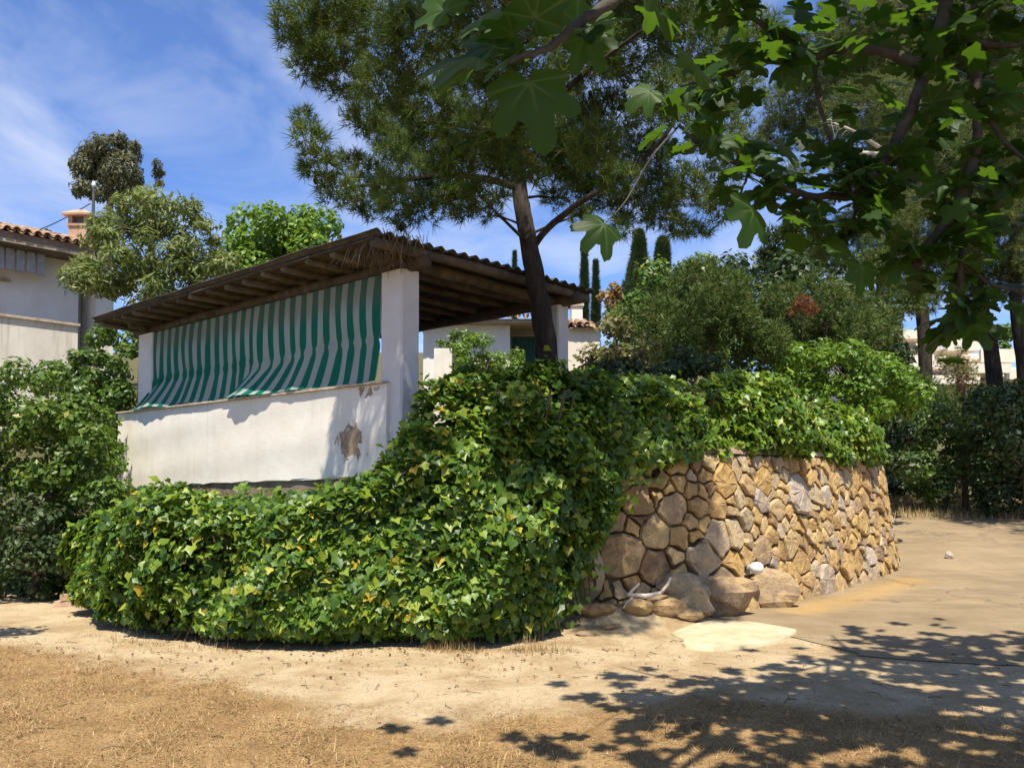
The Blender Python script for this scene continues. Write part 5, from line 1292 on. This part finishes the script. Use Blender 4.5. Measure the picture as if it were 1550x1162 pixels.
# roof slabs, pitched a little
for (x0, x1, py, d) in ((1335, 1447, 478, 2.2), (1440, 1500, 506, 2.4), (1490, 1560, 522, 2.8)):
    V = [(A0(x0), AY + d, az(py) - .35), (A0(x1), AY + d, az(py) - .55), (A0(x1) - .5, AY + 9, az(py) + .5), (A0(x0) + .5, AY + 9, az(py) + .7)]
    MB().add(V + [(a, b, c - .3) for a, b, c in V], [(0, 1, 2, 3), (7, 6, 5, 4), (0, 4, 5, 1), (1, 5, 6, 2), (2, 6, 7, 3), (3, 7, 4, 0)]).build('roof', M['sill'], ap)
for (x0, x1, ya, yb, fy) in ((1352, 1372, 548, 522, 3.55), (1385, 1402, 548, 522, 3.55), (1412, 1432, 546, 522, 3.55), (1505, 1522, 546, 526, 3.75), (1356, 1380, 512, 495, 4.55), (1395, 1425, 512, 495, 4.55), (1460, 1475, 512, 496, 4.55), (1500, 1545, 573, 553, 2.45), (1400, 1425, 573, 553, 2.45), (1350, 1375, 573, 553, 2.45), (1440, 1460, 573, 555, 2.45)):
    wnd = MB().box((A0(x0), AY + fy, az(ya)), (A0(x1), AY + fy + .04, az(yb))).build('window', M['eave'], ap)
    MB().box((A0(x0) + .12, AY + fy - .02, az(ya) + .12), (A0(x1) - .12, AY + fy - .003, az(yb) - .12)).build('pane', M['glass'], wnd)

# ------------------------------------------------------------------ fig tree overhanging from the lawn
FB = (5.0, 3.0)
fig = empty('fig_tree', (FB[0], FB[1], gzf(*FB)), 'fig tree with large lobed leaves overhanging the lawn and drive', 'tree')
figs = []            # (polyline, r0, r1)
LIMB = Vector((2.42, 4.25, 4.55))
figs.append(([(5.0, 3.0, -.05), (4.85, 3.2, 1.2), (4.4, 3.6, 2.6), (3.5, 4.0, 4.0), tuple(LIMB), (1.6, 4.2, 4.75)], .16, .05))
D = 4.25
def FP(l, y=D): return [tuple(P(a, b, y + (c[0] if c else 0))) for a, b, *c in l]
br = [
 ([tuple(LIMB)] + FP([(1470, -10), (1476, 110), (1480, 200), (1466, 290), (1456, 380), (1449, 490)]), .034, .012),
 ([tuple(LIMB)] + FP([(1440, -20), (1415, 75), (1385, 150), (1350, 225), (1300, 296)]), .038, .022),
 (FP([(1300, 296), (1265, 298), (1200, 290), (1135, 256), (1065, 222), (1028, 190)]), .022, .008),
 (FP([(1478, 215), (1455, 300), (1425, 345), (1390, 392), (1384, 410)]), .034, .020),
 (FP([(1390, 388), (1350, 360), (1320, 335), (1290, 310)]), .016, .010),
 (FP([(1400, 100), (1330, 78), (1270, 75), (1230, 85), (1180, 52), (1110, 10), (1060, -40)]), .028, .009),
 (FP([(1232, 90), (1240, 160), (1262, 225), (1288, 292)]), .012, .009),
 ([(1.6, 4.2, 4.75), (1.2, 3.4, 3.9), tuple(P(1080, -110, 2.9)), tuple(P(940, -5, 2.55)), tuple(P(880, 32, 2.45)), tuple(P(830, 72, 2.4)), tuple(P(770, 94, 2.35))], .03, .007),
 (FP([(1225, 88), (1150, 95), (1090, 120), (1030, 130)]), .012, .006),
 (FP([(1476, 130), (1510, 200), (1550, 240), (1610, 260)]), .016, .007),
 (FP([(1300, 300), (1285, 340), (1240, 330), (1205, 318)]), .010, .005),
 (FP([(1456, 400), (1500, 430), (1535, 440), (1580, 455)]), .012, .006),
 (FP([(1466, 60), (1530, 70), (1600, 40)]), .02, .008),
 ([tuple(P(1135, 256, D)), tuple(P(1120, 300, D - .1)), tuple(P(1118, 330, D - .15))], .007, .004),
]
# boughs above the frame that shade drive and lawn
over = [
 ([(1.6, 4.2, 4.75), (1.2, 4.4, 4.9), (0.95, 4.7, 5.0)], .03, .008), ([tuple(LIMB), (2.7, 4.8, 5.0), (3.1, 5.2, 5.3)], .035, .01), ([tuple(LIMB), (3.0, 5.0, 5.1), (3.2, 5.9, 5.4)], .045, .01),
 ([(3.5, 4.0, 4.0), (3.9, 4.9, 4.7), (4.4, 5.8, 5.2)], .05, .01), ([(3.5, 4.0, 4.0), (2.9, 3.4, 4.4), (2.0, 3.0, 4.5)], .04, .01), ([(4.4, 3.6, 2.6), (4.9, 4.6, 3.6), (5.2, 5.6, 4.3)], .05, .012),
 ([(3.9, 4.9, 4.7), (3.6, 4.3, 5.3), (3.0, 3.9, 5.6)], .03, .01), ([(3.0, 5.0, 5.1), (2.6, 4.5, 5.5), (2.1, 4.0, 5.6)], .03, .01)]
for pts, r0, r1 in br + over: figs.append((pts, r0, r1))
for k, (pts, r0, r1) in enumerate(figs):
    tp = smooth_path(pts, 7); V, Fc = tube([Vector(p) + Vector((random.gauss(0, 1), random.gauss(0, 1), random.gauss(0, 1))) * (.0025 if k else .01) for p in tp], list(np.linspace(r0, r1, len(tp))), 9, True, .06)
    obj('trunk' if k == 0 else 'branch', mesh_from('branch', V, Fc, M['figbark'], smooth=True), fig)

def fig_leaf(seed, rnd):
    r = np.random.default_rng(seed); n = 64; rings = [0.0, .22, .45, .68, .86, 1.0]; V = []; ve = []
    lob = [(0, 1.0, .40), (.82, .90, .36), (-.82, .90, .36), (1.68, .66, .42), (-1.68, .66, .42)]
    lob = [(a + r.uniform(-.06, .06), l * r.uniform(.92, 1.06), w_ * r.uniform(.9, 1.1)) for a, l, w_ in lob]
    th = np.linspace(-2.75, 2.75, n); Rr = np.zeros(n)
    for a, l, w_ in lob: Rr = np.maximum(Rr, l * np.exp(-np.abs((th - a) / w_) ** 3.2 * .8))
    Rr = np.maximum(Rr, np.interp(np.abs(th), [0, 1.2, 2.2, 2.75], [.62, .58, .46, .30])); Rr *= 1 + .03 * np.sin(th * 31 + seed)
    cup = r.uniform(-.45, .05); roll = r.uniform(-.4, .4)
    vd = np.min([np.abs(th - a) for a, _, _ in lob], axis=0)
    for f in rings:
        for k in range(n):
            x = Rr[k] * f * math.sin(th[k]); y = Rr[k] * f * math.cos(th[k]); rr_ = math.hypot(x, y)
            z = cup * rr_ ** 1.6 + roll * x * y + .035 * math.sin(vd[k] * 5) * f + .02 * math.sin(7 * x + seed) * f - .10 * max(0, y) ** 2
            V.append((x, y, z)); ve.append(max(0, 1 - vd[k] * Rr[k] * f / .022) if f > 0 else 1)
    Fc = [(i * n + k, i * n + k + 1, (i + 1) * n + k + 1, (i + 1) * n + k) for i in range(len(rings) - 1) for k in range(n - 1)]
    v_, f_ = tube([(0, 0, -.01), (0, -.18, .02), (0, -.42, .10)], .016, 5); n0 = len(V); V += v_; ve += [1] * len(v_); Fc += [[i + n0 for i in f] for f in f_]
    return mesh_from('leaf', V, Fc, M['fig'], {'rnd': [rnd] * len(V), 'vein': ve}, smooth=True)
fl = [fig_leaf(k, [.15, .35, .5, .3, .65, .8, .45, .9][k]) for k in range(8)]
rf = random.Random(19)
def put_leaf(p, tip, nrm, size, k):
    o = bpy.data.objects.new('leaf', fl[k % 8]); z_ = Vector(nrm).normalized(); y_ = Vector(tip); y_ = (y_ - z_ * y_.dot(z_)).normalized()
    link(o, fig); o.matrix_basis = Matrix.Translation(Vector(p) + y_ * size * .42) @ Matrix((y_.cross(z_), y_, z_)).transposed().to_4x4() @ Matrix.Scale(size, 4)
# prominent leaves, each on its twig: (px, py, depth, tip dx, tip dz, facing, size)
hand = [(762, 92, 2.35, -1.0, -.05, (.1, -.5, .8), .165), (790, 92, 2.4, .25, -1.0, (.05, -1, .25), .185), (770, 80, 2.35, -.5, .5, (0, -.8, .6), .12), (800, 60, 2.42, .1, .9, (.2, -.7, -.5), .14), (745, 40, 2.5, -.3, .6, (-.2, -.7, .6), .13),
        (850, 45, 2.5, .7, .5, (.1, -.8, .3), .14), (870, 36, 2.5, .5, -.8, (.2, -.9, .2), .12), (690, 30, 2.5, -.5, .6, (-.2, -.9, .3), .12),
        (925, 330, 4.0, -.7, -.9, (.3, -.8, .5), .17), (1140, 300, 4.1, -.5, -1.0, (.6, -.7, .3), .20), (1305, 388, 4.2, -.2, -1, (.3, -.9, .2), .15), (1290, 375, 4.15, -.9, .1, (.1, -.6, .7), .15)]
kk = 0
for (px, py, y, dx_, dz_, nr, sz) in hand:
    put_leaf(P(px, py, y), (dx_, rf.uniform(-.2, .2), dz_), nr, sz, kk); kk += 1
add_limb(fig, [P(1028, 190, D), P(985, 240, D - .1), P(950, 300, D - .2), P(927, 328, D - .25)], .006, .003, 'figbark', 'branch')
cnt = 0
for bi, (pts, r0, r1) in enumerate(br + over):
    tp = smooth_path(pts, 10); L = np.concatenate([[0], np.cumsum(np.linalg.norm(np.diff(tp, axis=0), axis=1))])
    isover = bi >= len(br); near_ = bi == 7
    per = 27 if not isover else 8
    m = int(L[-1] * per) if not near_ else 10
    for j in range(m):
        f = 1 - rf.random() ** (1.5 if not isover else 1.3) * (.85 if isover else .8)
        s = L[-1] * f; p = Vector([float(np.interp(s, L, tp[:, q])) for q in range(3)])
        if near_ and f < .5: p = Vector(tp[-1]) + Vector((rf.uniform(0, .5), 0, rf.uniform(0, .2)))
        spread = Vector((rf.gauss(0, 1), rf.gauss(0, 1), rf.gauss(-.1, .6))).normalized()
        a = p + spread * rf.uniform(.03, .20 if isover else .12)
        if bi == 7 and a.y > 3.3: continue
        if cnt > 284: continue
        tip = spread + Vector((0, 0, -.75)); nr = Vector((rf.gauss(0, .45), rf.gauss(-.25, .45), rf.uniform(.25, 1)))
        put_leaf(a, tip, nr, rf.uniform(.09, .14) if near_ else rf.uniform(.08, .145), rf.randrange(8)); cnt += 1
# the rest of the canopy, out of reach overhead
def fig_simple():
    n = 25; th = np.linspace(-2.75, 2.75, n); Rr = np.zeros(n)
    for a, l, w_ in [(0, 1.0, .40), (.82, .90, .36), (-.82, .90, .36), (1.68, .66, .42), (-1.68, .66, .42)]: Rr = np.maximum(Rr, l * np.exp(-np.abs((th - a) / w_) ** 3.2 * .8))
    Rr = np.maximum(Rr, np.interp(np.abs(th), [0, 1.2, 2.2, 2.75], [.62, .58, .46, .30]))
    V = [(0, 0, 0)] + [(Rr[k] * math.sin(th[k]), Rr[k] * math.cos(th[k]), -.12 * Rr[k] ** 2) for k in range(n)]
    return np.array(V), np.array([(0, k + 1, k) for k in range(1, n)])
rc_ = np.random.default_rng(61); cps = []
for (c, sp, m) in [((3.0, 3.6, 5.3), (.9, .6, .35), 130), ((4.2, 4.4, 5.5), (.9, .6, .35), 130), ((2.6, 3.0, 5.1), (.6, .4, .3), 80), ((3.7, 4.8, 5.5), (.6, .45, .3), 110), ((5.4, 4.6, 5.2), (.8, .7, .4), 120), ((3.6, 2.6, 5.2), (1.0, .5, .4), 120),
                   ((1.1, 2.6, 4.6), (.6, .5, .25), 70), ((.15, 1.75, 3.75), (.5, .32, .22), 150), ((4.6, 3.2, 4.6), (.7, .6, .5), 80), ((1.2, 4.0, 5.4), (.3, .2, .15), 8), ((4.4, 5.5, 5.6), (.7, .4, .3), 70), ((2.2, 2.2, 4.7), (.8, .4, .3), 70)]:
    cps.append(np.array(c) + rc_.normal(size=(m, 3)) * np.array(sp))
inn = []
for bi, (pts, r0, r1) in enumerate(br):
    if bi == 7: continue
    tp = smooth_path(pts, 12); m = int(18 * np.linalg.norm(np.diff(tp, axis=0), axis=1).sum()); i_ = (len(tp) * rc_.random(m) ** .8).astype(int).clip(0, len(tp) - 1)
    inn.append(tp[i_] + rc_.normal(size=(m, 3)) * np.array([.14, .14, .10]))
for (px_, py_, m) in [(1500, 60, 34), (1420, 40, 26), (1540, 150, 26), (1330, 60, 18), (1250, 30, 16), (1510, 250, 22), (1180, 60, 12)]:
    inn.append(np.array(P(px_, py_, 4.5)) + rc_.normal(size=(m, 3)) * np.array([.18, .25, .13]))
inn = np.vstack(inn)
cps = np.vstack(cps); keepc = cps[:, 2] > 1.75 + .60 * cps[:, 1]; cps = np.vstack([cps[keepc], inn]); n = len(cps)
V, Fc, ra = scatter(cps, unit(np.array([0, -.1, 1.]) + rc_.normal(size=(n, 3)) * .35), rc_.normal(size=(n, 3)) + np.array([0, 0, -.6]), np.where(np.arange(n) < n - len(inn), rc_.uniform(.13, .20, n), rc_.uniform(.07, .13, n)), fig_simple(), rc_.beta(2, 2, n))
tag(obj('foliage', mesh_from('foliage', V, Fc, M['fig'], {'rnd': ra, 'vein': 0 * ra}), fig), kind='stuff')
mb = MB()
for (a, b) in [((3.5, 4.0, 4.0), (3.4, 3.0, 5.2)), ((1.6, 4.2, 4.75), (1.2, 2.8, 4.6)), ((1.2, 2.8, 4.6), (.2, 1.7, 3.95)), ((4.4, 3.6, 2.6), (5.2, 4.4, 5.0)), ((3.4, 3.0, 5.2), (2.3, 2.2, 4.75)), ((3.9, 4.9, 4.7), (4.1, 5.6, 5.6)), ((3.5, 4.0, 4.0), (4.6, 3.4, 4.8))]:
    V, Fc = tube(limb_path(a, b, .06, 8), list(np.linspace(.035, .012, 8)), 7, True, .06); obj('branch', mesh_from('branch', V, Fc, M['figbark'], smooth=True), fig)
print('fig leaves', cnt + kk)

# ------------------------------------------------------------------ dry grass, litter
rg = np.random.default_rng(99); n = 300000
x = rg.uniform(-6.2, 6.5, n); y = 3.9 + (9.2 - 3.9) * rg.random(n) ** 1.35
keep = rg.random(n) < np.clip(turf_amount(x, y) * 1.0 + 0.035, 0, 1) * np.clip(.62 + .5 * vnoise(np.stack([x, y, 0 * x], 1), 2.3, 4), .08, 1)
wx, wy, nx_, ny_ = wall_at(np.linspace(3.3, 8, 40))
x, y = x[keep], y[keep]; n = len(x)
z = gz(x, y); ln = rg.uniform(.015, .06, n) * np.clip(.9 + .8 * vnoise(np.stack([x, y, 0 * x], 1), 5.5, 44), .5, 1.8) * np.where(rg.random(n) < .03, 2.0, 1); th = rg.uniform(0, 6.28, n); lean = np.abs(rg.normal(1.25, .28, n))
d = np.stack([np.cos(th) * np.sin(lean), np.sin(th) * np.sin(lean), np.maximum(.02, np.cos(lean))], 1) * ln[:, None]
sd = np.stack([-np.sin(th), np.cos(th), 0 * th], 1) * (.0018 + .0018 * rg.random(n))[:, None]
b0 = np.stack([x, y, z], 1)
V = np.stack([b0 - sd, b0 + sd, b0 + d], 1).reshape(-1, 3); Fc = np.arange(3 * n).reshape(-1, 3)
rn = np.clip(rg.beta(2.2, 2, n) * .93, 0, .93); gm = rg.random(n) < .02 + .05 * (vnoise(np.stack([x, y, 0 * x], 1), 1.3, 6) > .55); rn[gm] = 1.15
m2 = 1500; x2 = np.concatenate([rg.normal(-.35, .5, m2 // 2), rg.uniform(-4.2, .6, m2 - m2 // 2)]); y2 = 7.86 - np.abs(rg.normal(0, .10, m2)) + .22 * np.clip(-x2 - 2.2, 0, 2.4) ** 1.7
l2 = rg.uniform(.03, .20, m2) * np.clip(.25 + .9 * vnoise(np.stack([x2, 0 * x2, 0 * x2], 1), 4.0, 33), .12, 1.0); t2_ = rg.uniform(0, 6.28, m2); le = np.abs(rg.normal(.55, .4, m2))
d2 = np.stack([np.cos(t2_) * np.sin(le), np.sin(t2_) * np.sin(le), np.maximum(.05, np.cos(le))], 1) * l2[:, None]; s2 = np.stack([-np.sin(t2_), np.cos(t2_), 0 * t2_], 1) * .003
bb = np.stack([x2, y2, gz(x2, y2)], 1); V2 = np.stack([bb - s2, bb + s2, bb + d2], 1).reshape(-1, 3)
Fc = np.vstack([Fc, np.arange(3 * m2).reshape(-1, 3) + len(V)]); V = np.vstack([V, V2]); rn = np.concatenate([rn, np.clip(rg.random(m2) * 1.05, 0, 1.1)])
g_ = obj('dry_grass', mesh_from('dry_grass', V, Fc, M['straw'], {'rnd': np.repeat(rn, 3)})); tag(g_, 'short parched grass over the lawn', 'grass', kind='stuff')
# fallen leaves and grit under the ivy
n = 260; s = rg.uniform(-4.3, 1.2, n); x = s; y = 7.85 - np.abs(rg.normal(0, .6, n)) + .2 * (s < -3.4)
p = np.stack([x, y, gz(x, y) + .008 + .01 * rg.random(n)], 1)
V, Fc, ra = scatter(p, unit(np.array([0, 0, 1.]) + rg.normal(size=(n, 3)) * .35), rg.normal(size=(n, 3)), rg.uniform(.02, .045, n), T_LEAF, rg.uniform(0, 1, n))
lt_ = obj('leaf_litter', mesh_from('leaf_litter', V, Fc, M['rust'], {'rnd': ra})); tag(lt_, 'brown fallen leaves scattered along the ivy foot', 'leaf litter', kind='stuff')
n = 700; x = rg.uniform(-5, 4.5, n); y = 4.2 + 4.3 * rg.random(n) ** 1.2; sz = rg.uniform(.005, .016, n)
oct_v = np.array([(1, 0, 0), (0, 1, 0), (-1, 0, 0), (0, -1, 0), (0, 0, .7), (0, 0, -.3)]); oct_f = np.array([(0, 1, 4), (1, 2, 4), (2, 3, 4), (3, 0, 4), (1, 0, 5), (2, 1, 5), (3, 2, 5), (0, 3, 5)])
V, Fc, ra = scatter(np.stack([x, y, gz(x, y) + sz * .2], 1), unit(np.array([0, 0, 1.]) + rg.normal(size=(n, 3)) * .3), rg.normal(size=(n, 3)), sz, (oct_v, oct_f), rg.random(n))
st_ = obj('gravel', mesh_from('gravel', V, Fc, M['stone'], {'grey': np.clip(ra * .5, 0, 1), 'tone': ra})); tag(st_, 'loose pebbles strewn over sand and grass', 'gravel', kind='stuff')
mb = MB(); rt = random.Random(8)
for k in range(150):
    x_, y_ = rt.uniform(-5, 4.5), 4.3 + 4.0 * rt.random() ** 1.1; a_ = rt.uniform(0, 6.28); l_ = rt.uniform(.03, .16); z_ = gzf(x_, y_) + .006
    mb.tube([(x_, y_, z_), (x_ + l_ * .5 * math.cos(a_), y_ + l_ * .5 * math.sin(a_), z_ + .008), (x_ + l_ * math.cos(a_ + .3), y_ + l_ * math.sin(a_ + .3), z_)], rt.uniform(.0015, .0035), 4, False)
tag(mb.build('twig_litter', M['twig']), 'small fallen twigs strewn over the lawn and sand', 'litter', kind='stuff')
# grassy verge at the far edge of the drive
n = 9000; x = rg.uniform(7.5, 16, n); y = rg.uniform(18.2, 23, n) ; z = gz(x, y); ln = rg.uniform(.08, .28, n); th = rg.uniform(0, 6.28, n); lean = np.abs(rg.normal(.5, .3, n))
d = np.stack([np.cos(th) * np.sin(lean), np.sin(th) * np.sin(lean), np.cos(lean)], 1) * ln[:, None]; sd = np.stack([-np.sin(th), np.cos(th), 0 * th], 1) * .008
b0 = np.stack([x, y, z], 1); ok = y > 18.9 + .35 * (x - 9) * 0
V = np.stack([b0 - sd, b0 + sd, b0 + d], 1)[ok].reshape(-1, 3); Fc = np.arange(len(V)).reshape(-1, 3)
v_ = obj('verge_grass', mesh_from('verge_grass', V, Fc, M['straw'], {'rnd': np.repeat(np.clip(rg.random(ok.sum()) * 1.3, 0, 1.2), 3)})); tag(v_, 'tufty dry grass along the far edge of the drive', 'grass', kind='stuff')
# a few bricks left by the bush
for k, (px, py) in enumerate([(100, 908), (116, 905), (108, 899)]):
    p = P(px, py, 10.35); a = random.uniform(-.2, .2)
    fr = lambda x_, y_, z_, p=p, a=a: Vector((p.x + x_ * math.cos(a) - y_ * math.sin(a), 10.35 + x_ * math.sin(a) + y_ * math.cos(a), z_))
    z0 = 0.0 if k < 2 else .078
    o = MB().box((-.11, -.055, z0), (.11, .055, z0 + .07), fr).build('brick', M['terracotta'])
    tag(o, ('clay brick at the bottom of the small pile, nearer the shrub trunk', 'clay brick at the bottom of the small pile, touching the ivy mound', 'clay brick stacked on two others by the dark bush')[k], 'brick', 'loose bricks by the bush')
